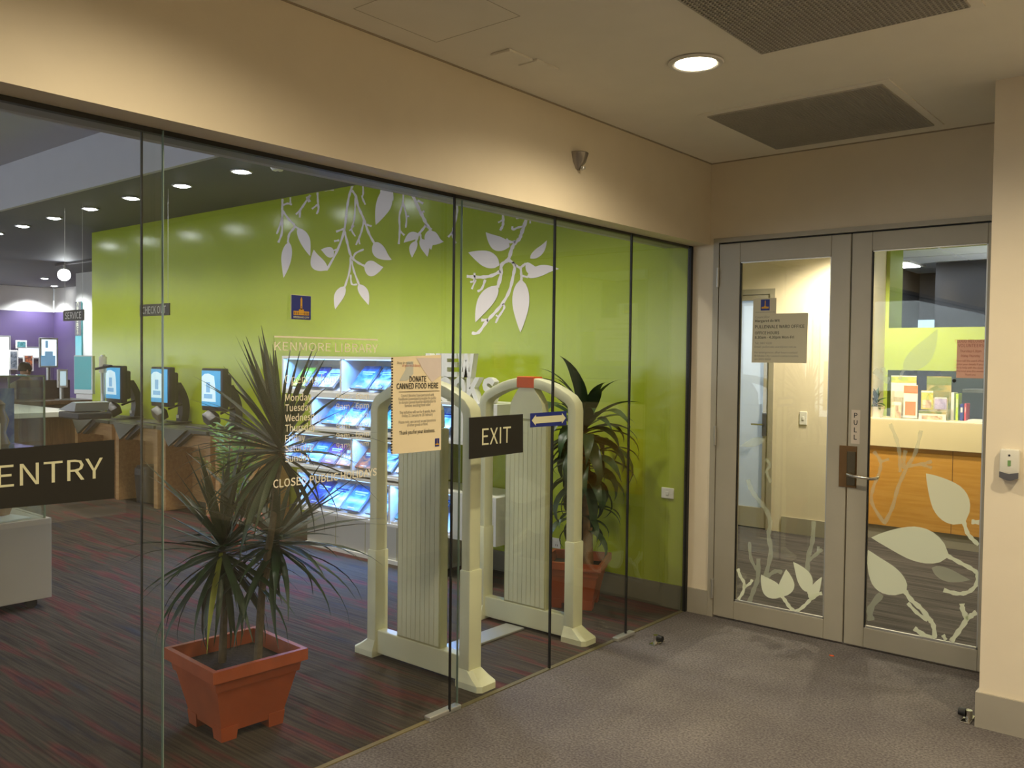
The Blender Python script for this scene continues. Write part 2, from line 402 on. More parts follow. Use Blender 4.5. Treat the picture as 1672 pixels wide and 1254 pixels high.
S('wall_foyer_far', (3.2, -7, 0), (3.4, YD, ZC), cream)
# library ceilings
S('ceiling_soffit', (-26, 3.68, 3.1), (-2.9, YD + 0.2, 3.2), soffitm)
S('ceiling_far', (-26, YD + 0.2, 3.1), (-10.97, 12.5, 3.2), soffitm)
S('trim_4', (-26, 3.64, 3.098), (-2.9, 3.68, 3.56), fascia)
S('ceiling_library', (-26, -7, 3.56), (-2.9, 3.66, 3.66), fascia)
S('wall_green_return', (-10.97, YD + 0.18, 0), (-10.8, 12.5, 3.1), white)
S('wall_far', (-21.2, -7, 0), (-21.0, 8.72, 2.55), purple)
S('wall_far_band', (-21.25, -7, 2.55), (-21.03, 8.72, 3.1), white)
S('wall_far_return', (-21.0, 8.72, 0), (-10.9, 8.9, 2.55), purple)
S('wall_far_return_band', (-21.03, 8.74, 2.55), (-10.9, 8.92, 3.1), white)
S('wall_column', (-16.75, 7.35, 0), (-15.9, 8.0, 3.1), white)
# library window wall opposite the green wall (behind the viewpoint), with daylight outside
for i, x in enumerate((-25, -20.5, -16, -11.5, -7)):
    S('wall_window_pier', (x - 0.35, -7.0, 0), (x + 0.35, -6.8, 3.56), white)
S('wall_window_sill', (-26, -7.0, 0), (-2.9, -6.8, 0.55), white)
S('wall_window_head', (-26, -7.0, 2.75), (-2.9, -6.8, 3.56), white)

# office beyond the double door
YO = 7.95
S('wall_office', (PB(1262, 700, YO).x - 0.02, YO, 0), (-2.64, YO + 0.15, 2.7), cream)
S('wall_office_end', (-2.66, YO + 0.15, 0), (-2.6, 8.62, 2.7), cream)
S('wall_office_over_door', (-5, YO, PB(1240, 472, YO).z - 0.02), (PB(1262, 700, YO).x - 0.02, YO + 0.15, 2.7), cream)
S('wall_office_left', (-5.0, YD + 0.18, 0), (-4.85, YO, 2.7), cream)
S('wall_office_right', (1.5, YD + 0.2, 0), (1.65, 11.4, 3.1), cream)
S('baseboard_office', (-3.3, YO - 0.014, 0), (-2.64, YO, 0.15), skirt)
S('ceiling_office', (-5, YD + 0.18, 2.7), (1.65, 8.6, 2.8), tilem)
zo0 = PB(1500, 605, 8.6).z; zo1 = PB(1500, 535, 8.6).z; xo = PB(1452, 500, 8.6).x
green2 = mk('green_matt_paint', (148, 164, 58), 0.6, var=0.02)
gw = struct('wall_servery')
for a, b in [((-2.66, 8.6, 0), (xo, 9.0, 3.0)), ((xo, 8.6, zo0), (1.5, 9.0, zo1)), ((xo, 8.6, 0), (1.5, 9.0, 0.9)), ((xo, 8.6, 2.72), (1.5, 9.0, 3.0))]:
    MB().box(a, b).build('wall_panel', green2, gw)
S('wall_back_office', (-5, 11.4, 0), (1.5, 11.55, 2.7), darkwall)
xk = PB(1528, 435, 10.2).x
S('wall_back_office_dark', (xk, 10.2, 0), (1.5, 11.38, 2.69), darkwall)
a_ = PB(1474, 536, 11.36); b_ = PB(1531, 522, 11.36)
tag(MB().box((a_.x, 11.36, a_.z - 0.5), (b_.x, 11.4, b_.z), 0.004).build('whiteboard', scr_l, org=(a_.x, 11.4, a_.z - 0.5)), 'pale board low on the dark wall seen through the servery opening', 'board')  # board glows by itself; its brightness is put into the material
cb = struct('ceiling_back_office')
for i in range(-3, 2):
    for j in range(4):
        MB().box((i * 0.9 - 0.44, 9.02 + j * 0.62, 2.7), (i * 0.9 + 0.44, 9.62 + j * 0.62, 2.72)).build('ceiling_tile', tilem, cb)
MB().box((-3.12, 9.0, 2.72), (1.6, 11.5, 2.75)).build('tile_grid', darkg, cb)
t = thing('ceiling_light', 'bright panel light in the tiled ceiling seen through the right door glass', 'light', (-2.9, 10.2, 2.69))
MB().box((-3.2, 9.9, 2.685), (-2.75, 10.5, 2.7)).build('frame', white, t)
MB().box((-3.15, 9.95, 2.68), (-2.8, 10.45, 2.686)).build('diffuser', lampc, t)

# ------------------------------------------------------------------ glazing
win = struct('window_1')
PANES = [(-6.9, 1.46, -2.699), (1.406, 2.906, -2.731), (2.826, 3.562, -2.699), (3.562, 4.288, -2.699), (4.288, 4.99, -2.699)]
for i, (a, b, x) in enumerate(PANES):
    p = MB().box((x - 0.005, a + 0.001, -0.02), (x + 0.005, b - 0.001, ZT - 0.004)).build('glass_pane', glass, win)
    if i in (1, 2): MB().box((x - 0.004, a - (0.003 if i == 1 else 0.007), 0.012), (x + 0.004, a + 0.002, ZT - 0.004)).build('black_seal', black, p)
    if i in (2, 3): MB().box((x - 0.006, b - 0.005, 0.012), (x + 0.006, b + 0.004, ZT - 0.004)).build('black_seal', black, p)
    if i == 4: MB().box((x - 0.012, b - 0.02, 0.004), (x + 0.012, b + 0.006, ZT - 0.004)).build('black_seal', black, p)
    if i in (0, 1): MB().box((x - 0.006, b - 0.001, 0.012), (x + 0.0055, b + 0.001, ZT - 0.004)).build('polished_edge', edge, p)
for (y0, y1, x) in ((2.70, 2.90, -2.716), (4.18, 4.36, -2.70)):
    MB().box((x - 0.02, y0, 0.0), (x + 0.02, y1, 0.022), 0.004).build('floor_guide', alu_l, win)

# ------------------------------------------------------------------ double door
dr = struct('door_1', (-1.7, YD, 0))
fr = MB().box((-2.548, YD - 0.012, 0), (-2.512, YD + 0.1, ZT + 0.006)).box((-0.893, YD - 0.012, 0), (-0.857, YD + 0.1, ZT + 0.006)).box((-2.548, YD - 0.012, ZT + 0.006), (-0.857, YD + 0.1, ZT + 0.034))
fr.build('door_frame', alu, dr)
MB().box((-2.512, YD + 0.02, ZT - 0.002), (-0.893, YD + 0.06, ZT + 0.006)).build('shadow_gap', black, dr)
GY = YD + 0.012
def door_leaf(x0, x1, gx0, gx1, gz0, gz1, hinge_left):
    z0, z1 = 0.012, ZT - 0.003; y0, y1 = YD - 0.008, YD + 0.036
    lf = MB()
    for a, b in (((x0, y0, z0), (gx0, y1, z1)), ((gx1, y0, z0), (x1, y1, z1)), ((gx0 + 0.0007, y0 + 0.0004, z0), (gx1 - 0.0007, y1, gz0)), ((gx0 + 0.0007, y0 + 0.0004, gz1), (gx1 - 0.0007, y1, z1))): lf.box(a, b, 0.0025)
    o = lf.build('door_leaf', alu, dr)
    MB().box((gx0 - 0.01, GY - 0.003, gz0 - 0.01), (gx1 + 0.01, GY + 0.003, gz1 + 0.01)).build('glass_pane', glass, o)
    b = MB()
    for a, c in (((gx0, y0 + 0.004, gz0), (gx1, GY - 0.003, gz0 + 0.012)), ((gx0, y0 + 0.004, gz1 - 0.006), (gx1, GY - 0.003, gz1)), ((gx1 - 0.006, y0 + 0.004, gz0), (gx1, GY - 0.003, gz1))): b.box(a, c)
    b.build('glazing_bead', alu_l, o)
    MB().box((gx0, y0 + 0.003, gz0), (gx0 + 0.006, GY - 0.003, gz1)).build('black_gasket', black, o)
    return o
leafL = door_leaf(-2.508, -1.706, -2.372, -1.815, 0.122, 2.207, True)
leafR = door_leaf(-1.698, -0.897, -1.59, -1.015, 0.122, 2.222, False)
for z in (0.18, 1.14, 2.12):
    MB().cyl((-2.512, YD - 0.018, z - 0.06), (-2.512, YD - 0.018, z + 0.06), 0.008).build('hinge', alu_l, leafL)
# lock furniture
a = PB(1371, 727, YD - 0.01); b = PB(1398, 797, YD - 0.01)
MB().box((a.x, YD - 0.014, b.z), (b.x, YD - 0.008, a.z), 0.001).build('strike_plate', brass, leafR)
MB().box((a.x + 0.045, YD - 0.022, b.z + 0.012), (b.x - 0.004, YD - 0.014, a.z - 0.03), 0.003).build('lock_body', mk('dark_bronze', (92, 82, 62), 0.35, 0.7), leafR)
h = PB(1388, 774, YD - 0.03)
MB().tube([h + V((0.0, 0.012, 0)), h + V((0, -0.035, 0)), h + V((0.03, -0.042, -0.004)), h + V((0.13, -0.042, -0.012)), h + V((0.15, -0.03, -0.008)), h + V((0.155, -0.005, -0.004))], [0.011, 0.011, 0.009, 0.008, 0.008, 0.006], 10).build('lever_handle', chrome, leafR, smooth=True)
# PULL sticker
st = PB(1397, 697, YD - 0.009)
o = tag(MB().box((st.x - 0.024, YD - 0.0095, st.z - 0.095), (st.x + 0.024, YD - 0.0082, st.z + 0.095)).build('pull_sticker', mk('silver_sticker', (206, 196, 184), 0.6, 0.0), org=st), 'slim vertical PULL sticker above the lever handle on the right door leaf', 'sticker')
tx = MB()
for i, ch in enumerate('PULL'): text(tx, ch, V((st.x, YD - 0.0097, st.z + 0.052 - i * 0.041)), EX, EZ, 0.026, lift=0.0008, bold=0.007, align='C')
tx.build('lettering', ink, o)

# etched leaves and fainter leaf shapes on the door glass
def film_set(org, sc, parent, leaves, stems, mat, y):
    fn0 = lambda cx, cy_: PB(org[0] + cx / sc, org[1] + cy_ / sc, y)
    for k_, pts in enumerate(leaves):
        leaf_strip(pts, lambda a_, b_: fn0(a_, b_) - EY * (0.0003 * (k_ + 1))).build('film_leaf', mat, parent)
    mb = MB()
    for pts, wd in stems: stroke(mb, pts, wd, fn0)
    mb.build('film_stem', mat, parent)
YF = GY - 0.0042
film_set((1140, 660), 3.136, leafL,
    [((428, 985), (322, 872), 44, -14, 0), ((432, 985), (450, 845), 40, 14, 0), ((568, 962), (487, 808), 38, 12, 0), ((582, 1002), (634, 884), 24, -6, 0)],
    [([(203, 842), (215, 880), (235, 915), (230, 960), (205, 1000)], 15), ([(233, 938), (265, 918), (277, 898)], 14), ([(428, 982), (445, 1005), (470, 1040), (500, 1060), (540, 1035), (575, 1000), (600, 978), (634, 968)], 17), ([(566, 960), (572, 985), (580, 1004)], 15)], film, YF)
film_set((1140, 660), 3.136, leafL, [((340, 180), (215, 215), 22, 0, 0)],
    [([(255, 385), (268, 430), (300, 480), (350, 545), (370, 610), (360, 670), (372, 760), (345, 880)], 22), ([(350, 885), (395, 855), (430, 862)], 20), ([(262, 1012), (285, 950), (305, 890), (308, 790)], 22), ([(302, 850), (270, 790), (262, 705)], 16), ([(592, 600), (585, 700), (562, 790), (560, 880)], 22), ([(565, 800), (605, 768), (635, 742)], 18), ([(612, 770), (616, 728)], 14), ([(372, 400), (350, 345), (368, 310), (345, 280)], 14)], film2, GY + 0.0042)
film_set((1380, 660), 2.788, leafR,
    [((542, 540), (368, 315), 84, 8, 0), ((470, 690), (118, 607), 78, 20, 0), ((275, 856), (103, 662), 66, -26, 0)],
    [([(540, 535), (556, 585), (580, 615), (607, 640)], 18), ([(466, 690), (520, 720), (580, 752), (602, 775), (596, 822), (560, 855), (510, 862), (448, 846)], 18), ([(272, 850), (300, 890), (345, 930), (385, 980), (402, 1010), (408, 1066)], 20), ([(285, 905), (325, 948), (375, 985)], 15), ([(314, 1020), (350, 1045), (398, 1068)], 20), ([(482, 1080), (515, 1035), (550, 980), (535, 935), (532, 908)], 22), ([(548, 982), (575, 962), (598, 946)], 22), ([(445, 1050), (458, 1074)], 16), ([(575, 535), (610, 538)], 20)], film, YF)
film_set((1380, 660), 2.788, leafR, [((395, 745), (570, 800), 30, 10, 0)],
    [([(205, 90), (235, 165), (248, 230), (250, 310)], 16), ([(345, 120), (320, 220), (280, 290), (240, 380), (215, 470), (178, 545)], 17), ([(275, 210), (268, 250), (268, 295)], 17), ([(285, 282), (350, 272), (395, 260)], 15), ([(350, 275), (395, 290)], 13), ([(130, 215), (160, 258), (156, 310), (128, 380), (122, 450), (178, 542)], 15), ([(160, 262), (200, 250)], 12), ([(118, 985), (115, 930), (165, 865)], 30)], film2, GY + 0.0042)
film_set((1380, 380), 4.18, leafR, [((400, 935), (632, 655), 72, 30, 0)],
    [([(398, 935), (385, 965), (372, 1000)], 22), ([(200, 940), (250, 985), (300, 1015)], 42), ([(255, 920), (280, 970)], 26)], film2, GY + 0.0042)

# signs on the door glass
def card(name, label, cat, c, w_, h_, mat, n=None, pts=None, y=YF - 0.001):
    return tag(MB().prism(pts or [V((c.x - w_ / 2, y, c.z - h_ / 2)), V((c.x + w_ / 2, y, c.z - h_ / 2)), V((c.x + w_ / 2, y, c.z + h_ / 2)), V((c.x - w_ / 2, y, c.z + h_ / 2))], (0, -0.0012, 0)).build(name, mat, org=c), label, cat)
def crest(o, pos, ux, uz, n, w_, h_, words_=None, big=False):
    """navy square with a clock tower above a low sandstone building"""
    def R(mb, x0, z0, x1, z1, l=0.0016): mb.face([pos + ux * (x * w_) + uz * (z * h_) + n * l for x, z in ((x0, z0), (x1, z0), (x1, z1), (x0, z1))])
    m = MB(); R(m, -0.5, -0.5, 0.5, 0.5, 0.001); m.build('crest_field', navy, o)
    g = MB(); R(g, -0.05, -0.1, 0.05, 0.34); R(g, -0.4, -0.33, 0.4, -0.16); R(g, -0.13, -0.16, 0.13, -0.1)
    g.face([pos + ux * (x * w_) + uz * (z * h_) + n * 0.0016 for x, z in ((-0.13, -0.1), (0.13, -0.1), (0.0, -0.03))])
    g.face([pos + ux * (x * w_) + uz * (z * h_) + n * 0.0016 for x, z in ((-0.05, 0.34), (0.05, 0.34), (0.0, 0.45))]); g.build('crest_tower', gold, o)
    if big:
        k = MB()
        for x in (-0.36, -0.27, -0.18, 0.13, 0.22, 0.31): R(k, x, -0.31, x + 0.04, -0.2, 0.002)
        R(k, -0.02, 0.0, 0.02, 0.05, 0.002); R(k, -0.4, -0.255, 0.4, -0.245, 0.002)
        k.build('crest_windows', brownm, o)
    if words_:
        x = MB(); text(x, words_, pos - uz * (0.455 * h_), ux, uz, 0.075 * h_, 0.8 * w_, n=n, lift=0.002, align='C', bold=0.007); x.build('crest_words', ivory, o)
NB = V((0, -1, 0))
tl = PB(1229, 513, YF); br = PB(1318, 593, YF); c = (tl + br) / 2
pts = [V((x, YF - 0.001, z)) for x, z in ((tl.x, br.z), (br.x - 0.004, br.z), (br.x, tl.z), (tl.x + 0.148, tl.z), (tl.x + 0.149, tl.z + 0.094), (tl.x + 0.004, tl.z + 0.094))]
sg = card('office_sign', 'grey stepped office hours sign stuck on the left door glass', 'sign', c, 0, 0, signcard, pts=pts)
L0 = tl + V((0.018, -0.0025, 0))
m1, m2 = MB(), MB(); KW = (br.x - tl.x) / 0.366; KH = (tl.z - br.z) / 0.312
for s_, z, cap, wd, bd in (('Councillor', -0.027, 0.014, 0.098, 0), ('Margaret de Wit', -0.052, 0.015, 0.165, 0.006), ('PULLENVALE WARD OFFICE', -0.092, 0.019, 0.325, 0.005), ('OFFICE HOURS', -0.131, 0.018, 0.163, 0.005), ('8.30am - 4.30pm Mon-Fri', -0.158, 0.016, 0.26, 0.006), ('Tel: 3407 0220', -0.194, 0.013, 0.115, 0), ('Email: pullenvale.ward@ecn.net.au', -0.217, 0.0125, 0.275, 0), ('For emergencies after hours contact', -0.253, 0.0125, 0.285, 0), ('Brisbane City Council Contact Centre', -0.275, 0.0125, 0.29, 0), ('on 3403 8888', -0.296, 0.0125, 0.11, 0)):
    m1 = MB(); text(m1, s_, L0 + EZ * z * KH, EX, EZ, cap * KH, wd * KW, lift=0.0, bold=bd); m1.build('text_line', ink if bd else inkg, sg)
crest(sg, V((tl.x + 0.08, YF - 0.0022, tl.z + 0.053)), EX, EZ, NB, 0.056, 0.066)
m3 = MB(); text(m3, 'Dedicated to a better city', V((tl.x + 0.08, YF - 0.0025, tl.z + 0.007)), EX, EZ, 0.007, 0.12, lift=0.0, align='C'); m3.build('motto', inkg, sg)
tl = PB(1563, 555, YF); br = PB(1607, 618, YF); c = (tl + br) / 2
pk = card('salmon_notice', 'salmon pink paper notice taped inside the right door glass', 'notice', c, br.x - tl.x, tl.z - br.z, pink)
m1, m2 = MB(), MB()
for s_, z, cap, wd in (('FLOOD RECOVERY', 0.085, 0.016, 0.15), ('VOLUNTEERS', 0.062, 0.016, 0.12), ('Thursdays 6.30pm', 0.035, 0.012, 0.1), ('Friday Thursday', 0.01, 0.012, 0.09)): m1 = MB(); text(m1, s_, c + V((0, -0.003, z)), EX, EZ, cap, wd, lift=0, align='C'); m1.build('heading_line', plum, pk)
for k in range(5): m2 = MB(); text(m2, ['Please call the ward office to', 'register your details if you are', 'able to help with the clean up', 'in the local area this weekend', 'Thank you'][k], c + V((0, -0.003, -0.014 - 0.018 * k)), EX, EZ, 0.009, [0.15, 0.155, 0.15, 0.15, 0.05][k], lift=0, align='C'); m2.build('text_line', plum, pk)
MB().cyl(c + V((-0.075, -0.0025, -0.115)), c + V((-0.075, -0.003, -0.115)), 0.009).build('round_seal', ink, pk)

# ------------------------------------------------------------------ signs on the glass wall
NF = EX
def xcard(name, label, cat, corners, mat, x=-2.691, th=0.0014):
    P = [PX(px, py, x) for px, py in corners]; c = sum(P, V()) / len(P)
    return tag(MB().prism(P, (-th, 0, 0)).build(name, mat, org=c), label, cat), c, P
XS = -2.6895
en, c, P = xcard('entry_sign', 'long black ENTRY band with cream letters across the lower glass', 'sign', [(-120, 842), (187, 814), (187, 718), (-120, 744)], blackvinyl)
a = PX(-1, 799, XS); b = PX(168, 780, XS); z1 = PX(168, 747, XS).z
m = MB(); text(m, 'ENTRY', V((XS, a.y - 0.005, b.z + 0.0)), EY, EZ, z1 - b.z, b.y - a.y + 0.005, lift=0, bold=0.0); m.build('lettering', ivory, en)
ex, c, P = xcard('exit_sign', 'black EXIT sign on the glass in front of the rear security gate', 'sign', [(766, 750), (854, 738.5), (854, 676), (766, 682)], blackvinyl)
a = PX(787, 727, XS); b = PX(834, 723, XS); z1 = PX(787, 700, XS).z
m = MB(); text(m, 'EXIT', V((XS, a.y, a.z)), EY, EZ, z1 - a.z, b.y - a.y, lift=0); m.build('lettering', ivory, ex)
ar, c, P = xcard('arrow_sign', 'small blue sticker with a white double arrow across a glass joint', 'sign', [(866, 698), (925, 694), (925, 671), (866, 675)], navy)
w_, h_ = P[1].y - P[0].y, P[3].z - P[0].z
A = [(-0.47, 0), (-0.36, 0.4), (-0.36, 0.24), (0.36, 0.24), (0.36, 0.4), (0.47, 0), (0.36, -0.4), (0.36, -0.24), (-0.36, -0.24), (-0.36, -0.4)]
m = MB()
m.poly([V((XS, c.y + u * w_, c.z + v * h_)) for u, v in A], [(0, 1, 9), (2, 3, 7, 8), (4, 5, 6)]); m.build('double_arrow', ivory, ar)
no, c, P = xcard('notice_sheet', 'cream food donation notice sheet hung on the glass entrance', 'notice', [(639, 742), (720, 734.5), (720, 579.5), (639, 583)], paper)
w_, h_ = P[1].y - P[0].y, P[3].z - P[0].z; tp = c.z + h_ / 2
ctr = V((XS, c.y + 0.004, 0)); b1, b2, b3 = MB(), MB(), MB()
def nz(f): return EZ * (tp - f * h_)
text(b1, 'DONATE', ctr + nz(0.262), EY, EZ, 0.023, 0.34 * w_, lift=0, bold=0.007, align='C')
b1.build('headline', ink, no); b1 = MB(); text(b1, 'CANNED FOOD HERE', ctr + nz(0.335), EY, EZ, 0.023, 0.84 * w_, lift=0, bold=0.006, align='C')
b1.build('headline', ink, no); b1 = MB(); b1.box((XS - 0.0004, c.y - 0.36 * w_, tp - 0.368 * h_), (XS, c.y + 0.46 * w_, tp - 0.364 * h_))
for s_, f, wd in (('Council libraries have partnered with', 0.42, 0.66), ('Foodbank Queensland to enable the public', 0.455, 0.76), ('to donate canned food for distribution to', 0.49, 0.74), ('families needing food relief', 0.525, 0.52), ('The initiative will run for 4 weeks, from', 0.595, 0.72), ('Friday 21 January to 18 February', 0.63, 0.62), ('Please note, we can not accept donations', 0.695, 0.75), ('of other goods or food.', 0.73, 0.42)): b2 = MB(); text(b2, s_, ctr + nz(f), EY, EZ, 0.0115, wd * w_, lift=0, align='C'); b2.build('text_line', inkg, no)
b1.build('headline_rule', ink, no); b1 = MB(); b2 = MB()
text(b1, 'Thank you for your kindness.', ctr + nz(0.81), EY, EZ, 0.015, 0.72 * w_, lift=0, bold=0.004, align='C')
text(b2, 'Stay in touch', V((XS, c.y - 0.4 * w_, tp - 0.075 * h_)), EY, EZ, 0.009, 0.3 * w_, lift=0); text(b3, 'of your local library', V((XS, c.y - 0.3 * w_, tp - 0.105 * h_)), EY, EZ, 0.011, 0.36 * w_, lift=0)
b1.build('thanks_line', ink, no); b2.build('text_line', inkg, no); b3.build('red_line', inkr, no)
crest(no, V((XS - 0.001, c.y + 0.42 * w_, tp - 0.925 * h_)), EY, EZ, NF, 0.026, 0.035)
sp = MB()
for k in range(34): sp.box((XS - 0.0015, P[0].y - 0.004, P[0].z + (k + 0.3) * h_ / 34), (XS + 0.0008, P[0].y + 0.004, P[0].z + (k + 0.75) * h_ / 34))
sp.build('binding_edge', ink, no)['kind'] = 'stuff'
wash = MB(); wash.face([V((XS - 0.0011 + 0.0008, c.y + u * w_, tp - v * h_)) for u, v in ((-0.02, 0.01), (0.49, 0.01), (0.49, 0.2), (0.3, 0.27), (0.12, 0.14))]); wash.build('pale_tint', mk('lilac_tint', (220, 208, 204), 0.7), no)
wash = MB(); wash.face([V((XS - 0.0011 + 0.0006, c.y + u * w_, tp - v * h_)) for u, v in ((-0.35, 0.25), (-0.2, 0.25), (-0.08, 0.18), (-0.08, 0.05), (-0.2, 0.05), (-0.24, 0.14))]); wash.build('blue_tint', mk('blue_tint', (200, 204, 196), 0.7), no)
lg, c, P = xcard('city_crest_sticker', 'square navy crest sticker of a gold clock tower, high on the glass', 'sticker', [(474.5, 521), (507.5, 523), (508, 483.5), (475, 480.5)], ivory, x=-2.7245)
crest(lg, V((-2.7235, c.y, c.z)), EY, EZ, NF, (P[1].y - P[0].y) * 0.96, (P[3].z - P[0].z) * 0.96, 'BRISBANE CITY', True)
# white vinyl lettering on the entrance pane
XL = -2.7245
lt = thing('vinyl_lettering', 'white library name and opening hours lettering on the entrance glass', 'lettering', PX(520, 680, XL))
vin = mk('translucent_vinyl', (244, 238, 214), 0.5, var=0.02)
def gl_line(nm, s_, x0, x1, ybase, ycap, mat=vin, bold=0.0):
    a = PX(x0, ybase, XL); b = PX(x1, ybase, XL); t = PX(x0, ycap, XL)
    m = MB(); text(m, s_, V((XL, a.y, a.z)), EY, EZ, t.z - a.z, b.y - a.y, lift=0, bold=bold); m.build(nm, mat, lt)
a = PX(448, 549.5, XL); b = PX(617, 556, XL)
MB().box((XL - 0.0004, a.y, a.z - 0.003), (XL, b.y, a.z + 0.003)).build('rule_line', vin, lt)
gl_line('name_word', 'KENMORE', 448, 540, 572, 558); gl_line('name_word', 'LIBRARY', 547, 617, 574.7, 560.5)
gl_line('heading_line', 'Opening hours', 465, 558, 626, 612)
for i, (d_, h_) in enumerate((('Monday', '9am - 6pm'), ('Tuesday', '9am - 6pm'), ('Wednesday', '9am - 8pm'), ('Thursday', '9am - 6pm'), ('Friday', '9am - 6pm'), ('Saturday', '9am - 3pm'), ('Sunday', 'Closed'))):
    yb = 655 + i * 16.65
    gl_line('day_line', d_, 465.5, 465.5 + [43, 44, 60, 50, 33, 47, 41][i], yb, yb - 11, bold=0.004)
    gl_line('hours_line', h_, 549, 602 if i < 6 else 583, yb - 2.2 - i * 0.6, yb - 12 - i * 0.6)
gl_line('holiday_line', 'CLOSED PUBLIC HOLIDAYS', 446, 615, 797, 784, bold=0.006)

# ------------------------------------------------------------------ leaf mural on the green wall
YM = YD - 0.0015
WB = D.objects['wall_back']
def mural(label, org, sc, leaves, stems):
    fn0 = lambda cx, cy_: PB(org[0] + cx / sc, org[1] + cy_ / sc, YM)
    def clipz(p): p.z = min(p.z, 3.095); return p
    fn = lambda a_, b_: clipz(fn0(a_, b_))
    kk = [0]
    def fnk(a_, b_): return fn(a_, b_) - EY * (0.0004 * kk[0])
    mb = MB()
    for pts, wd in stems: stroke(mb, pts, wd, fn)
    o = mb.build('leaf_sprig', ivory2, WB, label=label)
    for pts in leaves:
        kk[0] += 1; leaf_strip(pts, fnk).build('painted_leaf', ivory2, o)
Om, Sm = (420, 280), 3.919
mural('white painted twig with two hanging leaves', Om, Sm, [((202, 452), (176, 682), 33, 4, 8), ((262, 362), (330, 545), 34, -14, -10)],
      [([(162, 175), (160, 240), (160, 290), (158, 390), (135, 455)], 13), ([(158, 290), (150, 330), (125, 400)], 11), ([(162, 250), (205, 310), (240, 350), (205, 400), (196, 455)], 13), ([(240, 350), (265, 366)], 12), ([(165, 215), (195, 205), (222, 212)], 12), ([(212, 205), (212, 165)], 10)])
mural('small white painted twig', Om, Sm, [], [([(340, 150), (290, 225), (275, 250), (272, 295)], 13), ([(285, 235), (248, 275)], 11), ([(320, 160), (335, 195)], 18), ([(385, 130), (388, 190), (392, 240), (380, 272)], 12), ([(388, 210), (350, 240)], 11), ([(425, 118), (490, 112)], 18)])
mural('large white painted branch with seven leaves', Om, Sm,
      [((442, 632), (362, 500), 44, -26, 0), ((488, 542), (408, 500), 32, 12, 0), ((685, 605), (806, 622), 50, 10, -10), ((560, 735), (500, 882), 31, 10, 0), ((650, 722), (714, 855), 29, -8, 0), ((748, 455), (856, 572), 42, 14, -10)],
      [([(610, 90), (590, 150), (575, 230), (556, 380), (510, 510), (442, 634)], 14), ([(605, 120), (632, 160), (645, 220), (680, 300), (712, 390), (748, 458)], 14), ([(558, 380), (575, 450), (600, 540), (640, 580), (690, 606)], 14), ([(598, 545), (590, 640), (560, 740)], 12), ([(603, 570), (620, 640), (652, 724)], 12), ([(598, 660), (605, 720), (640, 722)], 11), ([(684, 310), (668, 380), (650, 430), (632, 470)], 12), ([(650, 430), (656, 466)], 10), ([(612, 565), (628, 525), (682, 498)], 12), ([(560, 365), (505, 385)], 13), ([(525, 440), (492, 446)], 12), ([(628, 165), (622, 300), (604, 370), (628, 415)], 10), ([(620, 345), (590, 380)], 9), ([(700, 340), (732, 350)], 12), ([(512, 500), (470, 510)], 11)])
mural('white painted pair of leaves under the ceiling', Om, Sm, [((835, 105), (748, 338), 50, -14, -12), ((800, 96), (872, 186), 40, 0, 0)], [([(675, 70), (678, 140), (672, 165), (692, 212)], 11)])
mural('white painted branch with five small leaves', Om, Sm,
      [((1108, 372), (1113, 502), 32, 8, 0), ((1112, 388), (1190, 455), 40, 24, -8), ((1036, 402), (938, 456), 27, 12, 0), ((1018, 445), (992, 552), 24, 10, 0), ((1048, 432), (1090, 546), 28, -8, 0)],
      [([(935, 120), (932, 200), (910, 280), (912, 370), (906, 465)], 12), ([(935, 205), (955, 290), (950, 360)], 11), ([(952, 290), (972, 285)], 11), ([(912, 380), (942, 408)], 12), ([(985, 128), (1030, 230), (1060, 290), (1085, 340), (1112, 375)], 20), ([(1082, 340), (1055, 375), (1030, 408), (1015, 450)], 15), ([(1044, 400), (1048, 436)], 12), ([(1025, 185), (1062, 205)], 14), ([(1045, 265), (1070, 255)], 13), ([(1270, 185), (1280, 250), (1265, 330), (1250, 400), (1270, 460)], 13), ([(1252, 385), (1222, 420)], 12)])
mural('big white painted branch with nine leaves', (740, 330), 5.45,
      [((500, 398), (290, 268), 66, -30, 0), ((410, 560), (135, 448), 72, 8, 0), ((688, 500), (842, 348), 36, 12, -12), ((645, 545), (782, 596), 44, 34, 0), ((660, 665), (942, 586), 48, -22, 10), ((606, 690), (600, 1160), 76, 0, 0), ((395, 745), (200, 1070), 70, 22, 0)],
      [([(660, 125), (635, 200), (605, 285), (590, 325), (545, 370), (520, 420), (490, 510), (430, 560), (425, 650), (395, 760)], 30), ([(492, 515), (545, 560), (535, 650), (500, 790), (440, 900), (370, 985), (300, 1060), (225, 1160), (165, 1165)], 26), ([(520, 530), (570, 572), (600, 580), (645, 545)], 20), ([(600, 580), (605, 640), (608, 695)], 20), ([(610, 655), (665, 668)], 18), ([(420, 615), (340, 655), (240, 668), (120, 660)], 28), ([(190, 630), (185, 700), (150, 710)], 16), ([(200, 690), (165, 775)], 16), ([(285, 690), (255, 770), (215, 795)], 20), ([(470, 330), (510, 355), (555, 350)], 22), ([(630, 215), (580, 225), (530, 245), (528, 215)], 18), ([(440, 80), (445, 160), (440, 210), (418, 252)], 22), ([(440, 160), (400, 182)], 14), ([(685, 125), (685, 190)], 14), ([(550, 105), (600, 115)], 18), ([(440, 905), (455, 940), (405, 1020), (378, 1075)], 18), ([(400, 1020), (380, 1005)], 14), ([(310, 1050), (250, 1050)], 26), ([(575, 150), (570, 110), (600, 110)], 26)])

